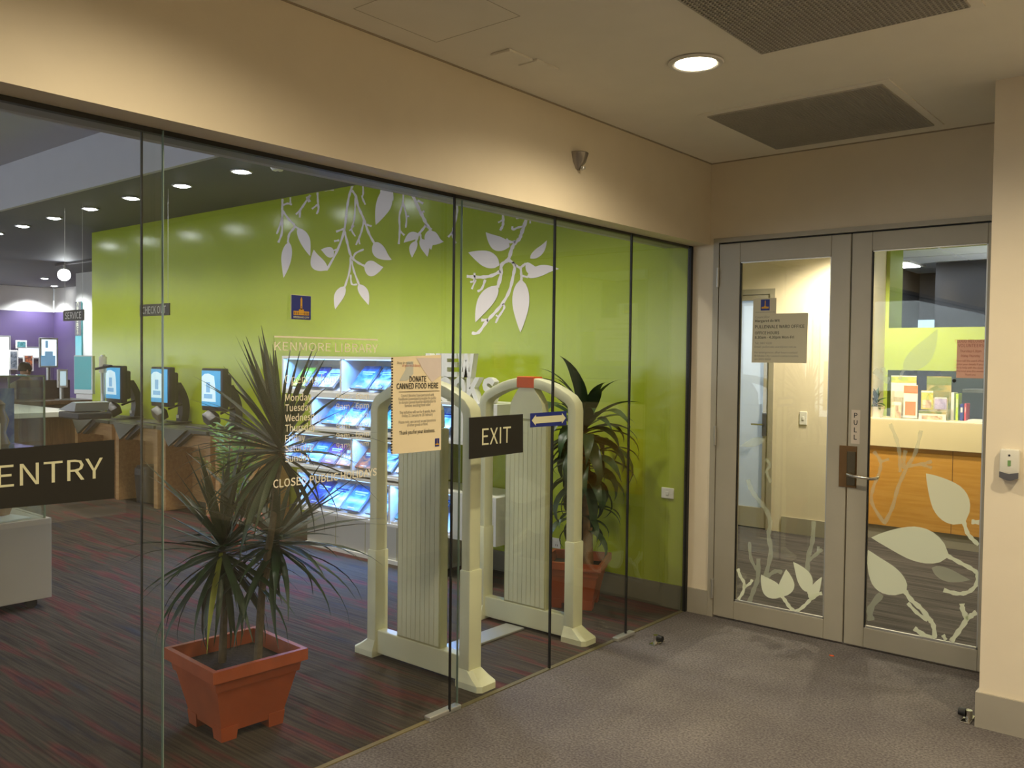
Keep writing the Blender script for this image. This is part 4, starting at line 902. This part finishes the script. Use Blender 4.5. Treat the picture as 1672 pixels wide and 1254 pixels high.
def kiosk(cx, label, first):
    o = V((cx, 4.7, 0.0)); t = thing('checkout_kiosk', label, 'kiosk', o + V((0, 0.17, 0.89)), 'touch screen kiosks on the checkout desks')
    bz = MB().box(o + V((-0.185, -0.03, 1.06)), o + V((0.185, 0.04, 1.475)), 0.012).build('screen_housing', dark, t, smooth=True)
    MB().box(o + V((-0.175, -0.0345, 1.105)), o + V((0.155, -0.0305, 1.452))).build('screen', scr_b, bz)
    y = -0.036; sp = [(-0.17, 1.39), (-0.12, 1.42), (-0.05, 1.425), (0.05, 1.40), (0.07, 1.30), (0.08, 1.15), (-0.17, 1.15)]
    m = MB().face([o + V((u, y, z)) for u, z in sp]); m.build('screen_page', scr_l, bz)
    m = MB()
    for u0, z0, u1, z1 in ((-0.09, 1.24, -0.02, 1.34), (-0.13, 1.18, 0.02, 1.225)): m.face([o + V((u, y - 0.0008, z)) for u, z in ((u0, z0), (u1, z0), (u1, z1), (u0, z1))])
    m.build('screen_icon', scr_i, bz)
    MB().box(o + V((-0.12, 0.04, 1.10)), o + V((0.15, 0.1, 1.42)), 0.02).build('rear_box', dark, t, smooth=True)
    rg = []
    for k in range(9):
        s = k / 8; z = 0.89 + 0.42 * s; yy = 0.17 + 0.10 * math.sin(PI * (0.12 + s * 0.72)) - 0.09 * s; ww = 0.052; dd = 0.05
        rg.append([o + V((ww * a_, yy + dd * b_, z)) for a_, b_ in ((-1, -0.6), (1, -0.6), (1, 1), (-1, 1))])
    MB().loft(rg).build('curved_arm', dark, t, smooth=True)
    MB().box(o + V((-0.11, 0.10, 0.888)), o + V((0.13, 0.26, 0.897)), 0.002).build('base_plate', dark, t)
    MB().box(o + V((-0.03, 0.17, 0.93)), o + V((0.012, 0.176, 0.965))).build('asset_tag', white, t)
    s_ = MB().obox(o + V((-0.04, -0.01, 0.985)), (0.13, 0.12, 0.12), (0.6, 0.5, 0.2), 0.014).build('scanner_head', darkg, t, smooth=True)
    MB().tube([o + V((0.02, 0.05, 1.03)), o + V((0.04, 0.12, 1.06)), o + V((0.03, 0.2, 1.08))], 0.012, 8).build('scanner_arm', dark, t)
    return t
kiosk(-7.70, 'touch screen kiosk on a curved arm, nearest the spiky plant', 1)
kiosk(-8.69, 'touch screen kiosk on a curved arm, middle of the three', 0)
kiosk(-9.71, 'touch screen kiosk on a curved arm, farthest of the three', 0)

# staff counter beyond the desks with monitor and equipment
sc_ = thing('staff_counter', 'pale staff counter with a grey metal cupboard beyond the checkout desks', 'counter', (-11.7, 4.1, 0))
MB().box((-12.9, 3.85, 0.86), (-10.62, 4.75, 0.92), 0.004).build('counter_top', white, sc_)
MB().box((-12.8, 3.9, 0), (-10.75, 4.7, 0.86)).build('carcass', brownm, sc_)
MB().box((-11.9, 3.885, 0.08), (-10.85, 3.9, 0.78), 0.002).build('cupboard_door', darkg, sc_)
MB().cyl((-11.75, 3.87, 0.6), (-11.75, 3.885, 0.6), 0.015).build('lock_knob', chrome, sc_)
c = PB(138, 612, 4.35)
mn = thing('monitor', 'portrait monitor with a teal screen on a pole arm at the staff counter', 'monitor', V((c.x, 4.35, 0.92)))
b0 = MB().obox(c, (0.26, 0.04, 0.42), (0, 0, 0.35), 0.006).build('bezel', alu_l, mn); MB().obox(c + V((0.005, -0.021, 0.02)), (0.235, 0.003, 0.36), (0, 0, 0.35)).build('screen', scr_t, b0)
px = PB(168, 640, 4.6).x
MB().cyl((px, 4.6, 0.92), (px, 4.6, c.z + 0.22), 0.024).build('pole', alu_l, mn, smooth=True); MB().cyl((px, 4.6, c.z + 0.02), (px, 4.6, c.z + 0.2), 0.04).build('clamp', offwhite, mn, smooth=True)
MB().tube([V((px, 4.6, c.z + 0.1)), V((c.x + 0.2, 4.55, c.z + 0.1)), c + V((0.02, 0.03, 0.05))], 0.014, 8).build('arm', dark, mn)
q = PB(125, 662, 4.2)
lp = thing('receipt_machine', 'black desk machine with a raised silver lid on the staff counter', 'desk machine', V((q.x, 4.2, 0.92)))
MB().box((q.x - 0.1, 4.05, 0.92), (q.x + 0.38, 4.4, 0.99), 0.015).build('body', dark, lp); MB().prism([V((q.x - 0.15, 4.07, 1.0)), V((q.x + 0.25, 4.07, 1.0)), V((q.x + 0.28, 4.07, 1.09)), V((q.x + 0.2, 4.07, 1.1))], (0, 0.35, 0)).build('lid', alu_l, lp)

# hanging signs
def hang(name, words_, px0, px1, pyc, hh, Y, label):
    a_ = PB(px0, pyc, Y); b_ = PB(px1, pyc, Y); zc_ = (a_.z + b_.z) / 2
    t = thing(name, label, 'sign', V(((a_.x + b_.x) / 2, Y, zc_)))
    MB().box((a_.x, Y - 0.006, zc_ - hh), (b_.x, Y + 0.006, zc_ + hh), 0.001).build('board', blackvinyl, t)
    m = MB(); text(m, words_, V(((a_.x + b_.x) / 2, Y - 0.0065, zc_ - hh * 0.6)), EX, EZ, hh * 1.2, (b_.x - a_.x) * 0.8, lift=0.0005, align='C', bold=0.004); m.build('lettering', white, t)
    for x in (a_.x + 0.03, b_.x - 0.03): MB().cyl((x, Y, zc_ + hh), (x, Y, 3.1), 0.0014, n=6).build('wire', alu_l, t)
hang('hanging_sign', 'CHECK OUT', 229, 277, 506, 0.055, 4.1, 'black CHECK OUT sign hung on wires over the desks')
hang('hanging_sign', 'SERVICE', 104, 137, 515, 0.055, 4.0, 'black SERVICE sign hung on wires by the white column')
# catalogue banner on the column
a_ = PB(124, 493, 7.33); b_ = PB(134, 620, 7.33)
bn = tag(MB().box((a_.x, 7.318, b_.z), (b_.x, 7.33, a_.z)).build('column_banner', scr_t, org=(a_.x, 7.33, b_.z)), 'narrow vertical catalogue banner on the edge of the white column', 'banner')  # banner shines on its own, a glow set in its material
MB().box((a_.x, 7.312, PB(124, 548, 7.33).z), (b_.x, 7.318, a_.z)).build('dark_header', darkg, bn)
m = MB(); text(m, 'Catalogue', V(((a_.x + b_.x) / 2 - 0.035, 7.31, PB(124, 548, 7.33).z + 0.62)), V((0, 0, -1)), EX, 0.07, 0.6, n=NB, lift=0.001); m.build('lettering', ivory, bn)

# soffit downlights
for i, (x, y) in enumerate(SOFFIT_LAMPS[:7] + [(-18.35, 7.45), (-20.2, 8.4)]):
    t = thing('soffit_downlight', ['round downlight in the dark soffit, nearest to the glass', 'second round soffit downlight from the glass', 'third round soffit downlight from the glass', 'fourth round soffit downlight from the glass', 'fifth round soffit downlight from the glass', 'sixth round soffit downlight from the glass', 'seventh round soffit downlight, at the frame edge', 'nearer of two small lights before the far white band', 'farther of two small lights before the far white band'][i], 'light', (x, y, 3.1), 'downlights in the dark soffit')
    MB().loft([[V((x + r * math.cos(2 * PI * k / 20), y + r * math.sin(2 * PI * k / 20), z)) for k in range(20)] for r, z in ((0.085, 3.1), (0.09, 3.093), (0.08, 3.088), (0.062, 3.092))], cap=False).build('trim_ring', fascia, t, smooth=True)
    MB().lathe((x, y, 3.1), [(0.056, 0), (0.06, -0.012), (0.03, -0.02), (0.001, -0.021)], 20).build('lamp_disc', lampc, t)
x, y = -5.83, 4.1
t = thing('smoke_detector', 'small white dome detector on the dark soffit near the glass head', 'detector', (x, y, 3.1)); MB().lathe((x, y, 3.1), [(0.06, 0), (0.06, -0.02), (0.04, -0.05), (0.01, -0.058)], 18).build('dome', white, t, smooth=True); MB().lathe((x, y, 3.1), [(0.012, -0.055), (0.01, -0.066)], 10).build('lens', dark, t)
q = PZ(105, 430, 3.09)
t = thing('track_spotlight', 'bright track spotlight hung from the dark ceiling by the column', 'light', q + V((0, 0, -0.02)))
MB().box(q + V((-0.3, -0.02, -0.03)), q + V((1.6, 0.02, 0.0))).build('track', darkg, t)
MB().cyl(q + V((0, 0, -0.03)), q + V((0, 0, -0.12)), 0.02).build('stem', white, t)
MB().cyl(q + V((-0.05, 0.02, -0.15)), q + V((0.11, -0.05, -0.2)), 0.09, 0.1).build('spot_can', white, t, smooth=True)
MB().cyl(q + V((0.11, -0.05, -0.2)), q + V((0.118, -0.0535, -0.2025)), 0.095).build('lamp_face', lampc, t)

# ------------------------------------------------------------------ display case
dc = thing('display_case', 'glass-topped white display case on castors, cut by the left edge', 'display case', (-6.05, 1.6, 0))
CX0, CX1, CY0, CY1, CZ = -6.35, -5.75, 0.75, 2.37, 0.565
MB().box((CX0, CY0, 0.06), (CX1, CY1, CZ), 0.004).build('cabinet', mk('case_white', (186, 174, 150), 0.4, var=0.02), dc)
for x in (CX0 + 0.08, CX1 - 0.07):
    for y in (CY0 + 0.1, CY1 - 0.1): MB().cyl((x - 0.02, y, 0.033), (x + 0.02, y, 0.033), 0.033).build('castor', black, dc, smooth=True)
zt_ = 1.455
gb = MB()
for a0, b0 in (((CX0 + .02, CY0 + .02, CZ), (CX0 + .026, CY1 - .03, zt_)), ((CX1 - .026, CY0 + .02, CZ), (CX1 - .02, CY1 - .03, zt_)), ((CX0 + .026, CY1 - .036, CZ), (CX1 - .026, CY1 - .03, zt_)), ((CX0 + .02, CY0 + .02, zt_), (CX1 - .02, CY1 - .03, zt_ + .006))): gb.box(a0, b0)
gb.build('glass_hood', glass_case, dc)
e_ = MB()
for x in (CX0 + .018, CX1 - .028): e_.box((x, CY1 - .038, CZ), (x + .01, CY1 - .028, zt_ + .006))
e_.box((CX1 - .03, CY0 + .02, zt_), (CX1 - .018, CY1 - .028, zt_ + .01)); e_.build('hood_edge', mk('green_glass_edge', (120, 140, 112), 0.2), dc)
MB().box((CX0 + .03, CY0 + .03, 1.0), (CX1 - .03, CY1 - .04, 1.008)).build('glass_shelf', glass_case, dc)
# exhibits in the case (each stands on the base board or on the glass shelf)
def vase(nm, lb, cat, x, y, z, prof, mat): return tag(MB().lathe((x, y, z), prof, 16).build(nm, mat, org=(x, y, z), smooth=True), lb, cat)
vase('carved_figure', 'brown carved figure in the display case on the upper shelf', 'figure', -6.0, 2.16, 1.009, [(0.05, 0), (0.06, 0.02), (0.035, 0.09), (0.055, 0.17), (0.03, 0.23), (0.035, 0.27), (0.005, 0.30)], brownm)
vase('clay_vase', 'round tan clay vase on the lower level of the display case', 'vase', -6.05, 2.17, 0.566, [(0.06, 0), (0.09, 0.08), (0.1, 0.16), (0.05, 0.26), (0.055, 0.3), (0.045, 0.3), (0.035, 0.25)], cane)
vase('tall_jar', 'tall grey brown jar beside the clay vase in the display case', 'jar', -6.1, 1.95, 0.566, [(0.07, 0), (0.08, 0.2), (0.06, 0.32), (0.03, 0.36)], bark)
vase('olive_bowl', 'olive bowl on the upper shelf of the display case', 'bowl', -5.98, 1.98, 1.009, [(0.05, 0), (0.11, 0.08), (0.13, 0.13), (0.12, 0.13), (0.08, 0.05)], yellowg)
tag(MB().obox(V((-6.2, 2.2, 1.24)), (0.012, 0.24, 0.36), (0, 0, 0), 0.001).build('blue_picture_board', cover('blue_picture', (40, 96, 176), (130, 170, 214), 5), org=(-6.2, 2.2, 1.06)), 'blue picture board propped at the back of the display case', 'picture'); D.objects['blue_picture_board'].location.z -= 0.049
tag(MB().obox(V((-5.83, 2.02, 1.09)), (0.01, 0.17, 0.16), (0, 0, 0), 0.001).build('caption_card', paper, org=(-5.83, 2.02, 1.02)), 'cream caption card at the front of the upper case shelf', 'card')
tag(MB().obox(V((-5.9, 2.15, 0.580)), (0.2, 0.22, 0.006), (0, 0, 0.2)).build('open_leaflet', white, org=(-5.9, 2.15, 0.58)), 'white leaflet lying flat on the base of the display case', 'leaflet'); D.objects['open_leaflet'].location.z -= 0.0115

# ------------------------------------------------------------------ far library
X1 = -13.2
fc = thing('service_desk', 'long dark service desk with a timber band in front of the purple wall', 'desk', (-13.6, 6.3, 0))
ya = PX(40, 640, X1).y; yb = PX(124, 640, X1).y
MB().box((X1 - 0.7, ya - 0.4, 0), (X1, yb + 0.2, 0.86)).build('desk_front', mk('dark_desk_front', (60, 46, 52), 0.5), fc); MB().box((X1 - 0.75, ya - 0.45, 0.86), (X1 + 0.04, yb + 0.25, 0.92), 0.004).build('desk_top', brownm, fc)
MB().box((X1 - 0.7, ya + 0.15, 0.92), (X1 - 0.66, yb + 0.2, 1.2)).build('privacy_screen', mk('dark_screen', (58, 46, 58), 0.6), fc)
def panel_at(name, label, cat, px0, py0, px1, py1, X, mat, th=0.05, base=True, frame=None):
    a0 = PX(px0, py1, X); b0 = PX(px1, py0, X); t = thing(name, label, cat, V((X - th, (a0.y + b0.y) / 2, a0.z)))
    MB().box((X - th, a0.y, a0.z), (X, b0.y, b0.z), 0.006).build('frame', frame or white, t); MB().box((X, a0.y + 0.03, a0.z + 0.03), (X + 0.004, b0.y - 0.03, b0.z - 0.03)).build('panel', mat, t)
    return t, a0, b0
# two desk monitors
t, a0, b0 = panel_at('desk_monitor', 'pale upright monitor on the far service desk', 'monitor', 95, 603, 111, 633, X1 - 0.1, scr_l)
MB().box((X1 - 0.2, (a0.y + b0.y) / 2 - 0.08, 0.92), (X1 - 0.05, (a0.y + b0.y) / 2 + 0.08, 0.935)).cyl((X1 - 0.15, (a0.y + b0.y) / 2, 0.93), (X1 - 0.15, (a0.y + b0.y) / 2, a0.z + 0.1), 0.03).build('stand', alu_l, t)
t, a0, b0 = panel_at('information_screen', 'big glowing information screen on a stand before the purple wall', 'screen', 65, 552, 95, 600, -15.5, scr_w)
m = MB(); ym = (a0.y + b0.y) / 2
for y0, y1, z0, z1 in ((-0.13, 0.1, 0.03, 0.2), (-0.07, 0.06, 0.2, 0.27), (-0.06, -0.02, 0.33, 0.45)): m.face([V((-15.494, ym + y, a0.z + z)) for y, z in ((y0, z0), (y1, z0), (y1, z1), (y0, z1))])
m.build('screen_figure', scr_i, t)
MB().cyl((-15.53, ym, 0.02), (-15.53, ym, a0.z), 0.03).box((-15.75, ym - 0.25, 0), (-15.3, ym + 0.25, 0.02)).build('stand', alu_l, t)
# bright far windows and posters below the purple
for i, (x0, y0, x1, y1) in enumerate(((-420, 560, 14, 614), (30, 569, 67, 583), (97, 569, 109, 606))):
    a0 = PX(x0, y1, -20.99); b0 = PX(x1, y0, -20.99)
    if i == 0: a0.y = -6.4; b0.z = 1.95
    wn = struct(f'window_{i + 2}', (-21, (a0.y + b0.y) / 2, a0.z)); MB().box((-21.0, a0.y, a0.z), (-20.985, b0.y, b0.z)).build('bright_pane', winm, wn)
    f = MB()
    for p0, p1 in (((a0.y - .04, a0.z - .04), (b0.y + .04, a0.z)), ((a0.y - .04, b0.z), (b0.y + .04, b0.z + .04)), ((a0.y - .04, a0.z), (a0.y, b0.z)), ((b0.y, a0.z), (b0.y + .04, b0.z))): f.box((-21.0, p0[0], p0[1]), (-20.97, p1[0], p1[1]))
    f.build('window_frame', alu_l, wn)
for x0, y0, x1, y1, lb, cv in ((15, 572, 30, 604, 'slate grey poster on the far wall beside the bright window', COV[7]), (38, 579, 55, 606, 'dark poster with an orange patch on the far wall', COV[8]), (26, 556, 44, 569, 'small framed picture on the purple wall above the posters', COV[10])):
    panel_at('wall_poster', lb, 'poster', x0, y0, x1, y1, -20.94, cv, 0.03)
# seated staff member
ph = PX(41, 604, -14.6)
def person(head, label):
    t = thing('person', label, 'person', V((head.x, head.y, 0)))
    me = D.meshes.new('body'); J = {}
    z = head.z; hx, hy = head.x, head.y
    pts = [((0, 0, z - 0.78), .15), ((0, 0, z - 0.58), .14), ((0, 0, z - 0.34), .16), ((0, 0, z - 0.22), .10), ((0, 0, z - 0.13), .055), ((0.01, 0, z - 0.06), .075), ((0.01, 0, z + 0.03), .09), ((0.0, 0, z + 0.09), .06),
           ((0, .2, z - 0.25), .06), ((0.03, .26, z - 0.5), .045), ((0.25, .2, z - 0.55), .036), ((0.33, .18, z - 0.55), .03),
           ((0, -.2, z - 0.25), .06), ((0.03, -.26, z - 0.5), .045), ((0.25, -.2, z - 0.55), .036), ((0.33, -.18, z - 0.55), .03),
           ((0.02, .1, z - 0.82), .1), ((0.42, .12, z - 0.8), .07), ((0.42, .12, 0.12), .045), ((0.52, .12, 0.05), .04),
           ((0.02, -.1, z - 0.82), .1), ((0.42, -.12, z - 0.8), .07), ((0.42, -.12, 0.12), .045), ((0.52, -.12, 0.05), .04)]
    ed = [(0, 1), (1, 2), (2, 3), (3, 4), (4, 5), (5, 6), (6, 7), (3, 8), (8, 9), (9, 10), (10, 11), (3, 12), (12, 13), (13, 14), (14, 15), (0, 16), (16, 17), (17, 18), (18, 19), (0, 20), (20, 21), (21, 22), (22, 23)]
    me.from_pydata([p for p, r in [((q[0][0], q[0][1], q[0][2]), q[1]) for q in pts]], ed, [])
    o = D.objects.new('body', me); COL.objects.link(o); o.parent = t
    sm = o.modifiers.new('s', 'SKIN'); sm.use_smooth_shade = True
    sv = me.skin_vertices[0].data
    for i, q in enumerate(pts): sv[i].radius = (q[1], q[1]); sv[i].use_root = (i == 0)
    o.modifiers.new('sub', 'SUBSURF').render_levels = 2; o.modifiers['sub'].levels = 2
    dg = bpy.context.evaluated_depsgraph_get(); m2 = D.meshes.new_from_object(o.evaluated_get(dg)); o.modifiers.clear(); o.data = m2
    for m_ in (shirt, skin, trous): m2.materials.append(m_)
    for p in m2.polygons:
        p.use_smooth = True; cz = p.center.z
        p.material_index = 1 if cz > z - 0.17 or (p.center.x > 0.2 and cz > z - 0.62) else 2 if cz < z - 0.72 else 0
    hm = MB(); rg = []
    for k in range(7):
        a_ = k / 6 * PI * 0.62; r = 0.108 * math.sin(a_) + 0.001; rg.append([V((hx - 0.012 + r * math.cos(b_ * 2 * PI / 14), hy + r * 0.9 * math.sin(b_ * 2 * PI / 14), z + 0.02 + 0.108 * math.cos(a_))) for b_ in range(14)])
    hm.loft(rg).build('hair', hair, t, smooth=True)
    fm = MB()
    for s in (-1, 1): fm.box((hx + 0.092, hy + s * 0.035 - 0.012, z - 0.008), (hx + 0.101, hy + s * 0.035 + 0.012, z + 0.004), 0.002)
    fm.build('eyes', dark, t); MB().prism([V((hx + 0.09, hy - 0.014, z - 0.04)), V((hx + 0.09, hy + 0.014, z - 0.04)), V((hx + 0.118, hy, z - 0.04))], (-0.006, 0, 0.045)).build('nose', skin, t)
    return t
person(ph, 'dark-haired person in a pale shirt seated behind the service desk')
st_ = thing('office_stool', 'dark office stool under the seated staff member', 'stool', V((ph.x, ph.y, 0)))
MB().box((ph.x - 0.2, ph.y - 0.2, ph.z - 0.97), (ph.x + 0.2, ph.y + 0.2, ph.z - 0.9), 0.02).build('seat', trous, st_)
MB().cyl((ph.x, ph.y, 0.06), (ph.x, ph.y, ph.z - 0.98), 0.03).build('column', dark, st_)
for k in range(5): MB().tube([V((ph.x, ph.y, 0.07)), V((ph.x + 0.28 * math.cos(k * 1.257), ph.y + 0.28 * math.sin(k * 1.257), 0.03))], [0.025, 0.03], 6).build('foot', dark, st_)

# ------------------------------------------------------------------ office things
dr2 = struct('door_2', (-3.8, YO, 0))
xr = PB(1262, 700, YO).x; xi = PB(1245, 700, YO).x; zh = PB(1240, 472, YO).z; zi = PB(1240, 490, YO).z
MB().box((xr - 0.05, YO - 0.01, 0), (xr, YO + 0.1, zh - 0.05)).box((-4.6, YO - 0.01, zh - 0.05), (xr, YO + 0.1, zh)).build('door_frame', alu, dr2)
lf = MB().box((xi, YO, 0.01), (xr - 0.052, YO + 0.05, zh - 0.052)).box((-4.5, YO, zi), (xi, YO + 0.05, zh - 0.052)).box((-4.5, YO, 0.01), (xi, YO + 0.05, 0.2)).build('door_leaf', alu, dr2)
MB().box((-4.5, YO + 0.02, 0.2), (xi, YO + 0.028, zi)).build('frosted_pane', frosted, lf)
q = PB(1248, 693, YO); MB().box((q.x - 0.02, YO - 0.008, q.z - 0.11), (q.x + 0.02, YO, q.z + 0.11)).build('lock_plate', darkg, lf)
MB().tube([q + V((0, 0, 0)), q + V((0, -0.05, 0)), q + V((-0.11, -0.05, 0))], 0.009, 8).build('lever_handle', chrome, lf, smooth=True)
lamp('room_behind_lamp', 'AREA', (-4.2, 9.4, 2.2), 40, (0.8, 0.9, 1.0), (math.radians(-80), 0, 0), shape='RECTANGLE', size=1.0, size_y=1.2)
S('wall_side_room', (-5, 10.2, 0), (-3.12, 10.3, 2.69), white); S('wall_side_room_right', (-3.12, YO + 0.16, 0), (-3.05, 11.39, 2.69), darkwall); S('ceiling_side_room', (-5, YO + 0.16, 2.72), (-3.12, 10.3, 2.77), tilem); S('wall_side_room_left', (-5.1, YO, 0), (-5, 11.5, 2.7), white)
q = PB(1312, 683, YO); t = thing('office_switch', 'white switch plate on the cream office wall beside the inner door', 'switch', V((q.x, YO, q.z)))
MB().box((q.x - 0.035, YO - 0.01, q.z - 0.06), (q.x + 0.035, YO, q.z + 0.06), 0.003).build('plate', white, t); MB().box((q.x - 0.01, YO - 0.015, q.z - 0.015), (q.x + 0.01, YO - 0.01, q.z + 0.015), 0.002).build('rocker', white, t)
YC = 8.2
zt1 = PB(1500, 686, YC).z; zm1 = PB(1500, 733, YC).z; zb1 = PB(1500, 866, YC).z
rc = thing('reception_counter', 'cream-topped reception counter with a beech front behind the right door', 'counter', (-1.6, YC, 0))
MB().box((-2.62, YC, zm1), (0.6, 8.58, zt1), 0.004).build('cream_top', mk('cream_counter', (236, 220, 178), 0.4, var=0.02), rc)
MB().box((-2.6, YC + 0.03, zb1), (0.58, 8.56, zm1)).build('beech_front', desk_wood2, rc); MB().box((-2.6, YC + 0.05, 0), (0.58, 8.54, zb1)).build('grey_kick', skirt, rc)
for x in (-1.9, -1.1): MB().box((x - 0.002, YC + 0.028, zb1), (x + 0.002, YC + 0.031, zm1)).build('front_joint', brownm, rc)
YI = 8.33
def stand(x0, y0, x1, y1, label, mats_, off=0.0):
    Y = YI + off; a0 = PB(x0, y1, Y); b0 = PB(x1, y0, Y); z0 = zt1
    t = thing('brochure_stand', label, 'brochure stand', V(((a0.x + b0.x) / 2, Y, z0)))
    MB().prism([V((a0.x, Y + 0.0, z0)), V((a0.x, Y + 0.12, z0)), V((a0.x, Y + 0.06, b0.z))], (b0.x - a0.x, 0, 0)).build('acrylic_stand', glass_case, t); return t, a0, b0
def leaflet(x0, y0, x1, y1, label, mats_, off):
    Y = YI + off; a0 = PB(x0, y1, Y); b0 = PB(x1, y0, Y); t = thing('brochure', label, 'brochure', V(((a0.x + b0.x) / 2, Y, a0.z)), 'brochures on the reception counter')
    h_ = b0.z - a0.z
    MB().box((a0.x, Y - 0.006, a0.z), (b0.x, Y, b0.z)).build('cover', mats_[0], t)
    MB().box((a0.x, Y - 0.0075, b0.z - h_ * mats_[3]), (b0.x, Y - 0.006, b0.z - h_ * 0.02)).build('title_band', mats_[1], t)
    MB().box((a0.x + (b0.x - a0.x) * .12, Y - 0.0075, a0.z + h_ * .08), (b0.x - (b0.x - a0.x) * .12, Y - 0.006, a0.z + h_ * .5)).build('picture', mats_[2], t)
cvA = cover('cover_sunny', (222, 196, 80), (150, 170, 60)); cvB = cover('cover_sand', (226, 206, 170), (150, 110, 80)); cvC = cover('cover_lilac', (190, 176, 206), (150, 140, 180)); cvD = cover('cover_olive', (110, 120, 50), (180, 160, 90))
ora = mk('bright_orange_print', (240, 120, 40), 0.5); pal = mk('pale_print', (236, 226, 206), 0.5)
stand(1452, 640, 1500, 685, 'clear brochure stand on the reception counter, nearer the plant', None, 0.02)
leaflet(1454, 614, 1497, 683, 'tall brochure with a green and yellow band, at the back', (pal, cvA, cvB, 0.16), 0.16)
leaflet(1475, 629, 1499, 682, 'brochure with an orange heading and glowing bowl picture', (pal, ora, ora, 0.25), 0.02)
leaflet(1456, 656, 1472, 684, 'small sand-coloured brochure in the nearer stand', (cvB, pal, cvB, 0.2), 0.02)
stand(1502, 640, 1548, 686, 'clear brochure stand on the reception counter, beside the folders', None, 0.02)
leaflet(1512, 615, 1554, 684, 'tall olive brochure behind the others', (cvD, mk('olive_print', (112, 124, 40), 0.5), cvB, 0.2), 0.16)
leaflet(1504, 638, 1524, 668, 'small yellow and brown patterned card', (cvA, pal, cvB, 0.1), 0.02)
leaflet(1526, 649, 1546, 668, 'small lilac picture card', (cvC, pal, cvC, 0.1), 0.02)
leaflet(1500, 672, 1545, 685, 'low brown and cream leaflet at the front of the stand', (pal, cvD, cvB, 0.3), -0.02)
for i, (x0, x1, y0, m_, lb) in enumerate(((1552, 1558, 641, white, 'white ring binder on the counter'), (1560, 1565, 643, mk('lime_binder', (180, 214, 40), 0.4), 'lime green ring binder on the counter'), (1567, 1573, 660, navy, 'navy ring binder on the counter'), (1574, 1578, 659, mk('red_binder', (190, 50, 70), 0.4), 'slim red binder on the counter'))):
    Y = 8.42; a0 = PB(x0, 684, Y); b0 = PB(x1, y0, Y)
    t = thing('ring_binder', lb, 'binder', V(((a0.x + b0.x) / 2, Y, zt1)), 'binders on the reception counter'); MB().box((a0.x, Y, zt1), (b0.x, Y + 0.13, b0.z), 0.002).build('cover', m_, t); MB().box((a0.x + 0.006, Y - 0.001, zt1 + (b0.z - zt1) * .5), (b0.x - 0.006, Y, zt1 + (b0.z - zt1) * .8)).build('spine_label', pal, t)
a0 = PB(1578, 690, 8.3); tag(MB().box((a0.x, 8.24, zt1), (a0.x + 0.3, 8.42, zt1 + 0.012), 0.002).box((a0.x + 0.02, 8.25, zt1 + 0.012), (a0.x + 0.28, 8.41, zt1 + 0.022), 0.002).build('document_tray', offwhite, org=(a0.x, 8.3, zt1)), 'stack of pale papers at the right end of the counter', 'papers')
S('trim_8', (-2.0, 8.95, PB(1590, 640, 9.2).z), (1.5, 9.3, PB(1590, 640, 9.2).z + 0.03), alu_l)
S('wall_office_grey', (-2.3, 9.4, 0.9), (1.5, 9.42, 1.72), greyg)
# pot plant on the counter
a0 = PB(1431, 672, YI)
t = thing('counter_plant', 'small leafy pot plant at the end of the reception counter', 'potted plant', V((a0.x, YI, zt1)))
MB().lathe((a0.x, YI, zt1), [(0.05, 0), (0.07, 0.09), (0.075, 0.1), (0.065, 0.1), (0.06, 0.08)], 14).build('pot', offwhite, t, smooth=True)
sml = [blade(0.115, 0.02, d, 6) for d in (0.6, 1.3)]
for me in sml: me.materials.append(leafc)
leaves(t, V((a0.x, YI, zt1 + 0.14)), sml, 22, leafc, 1.3, -0.2, 0.7, 1.0, 21, 0.1)
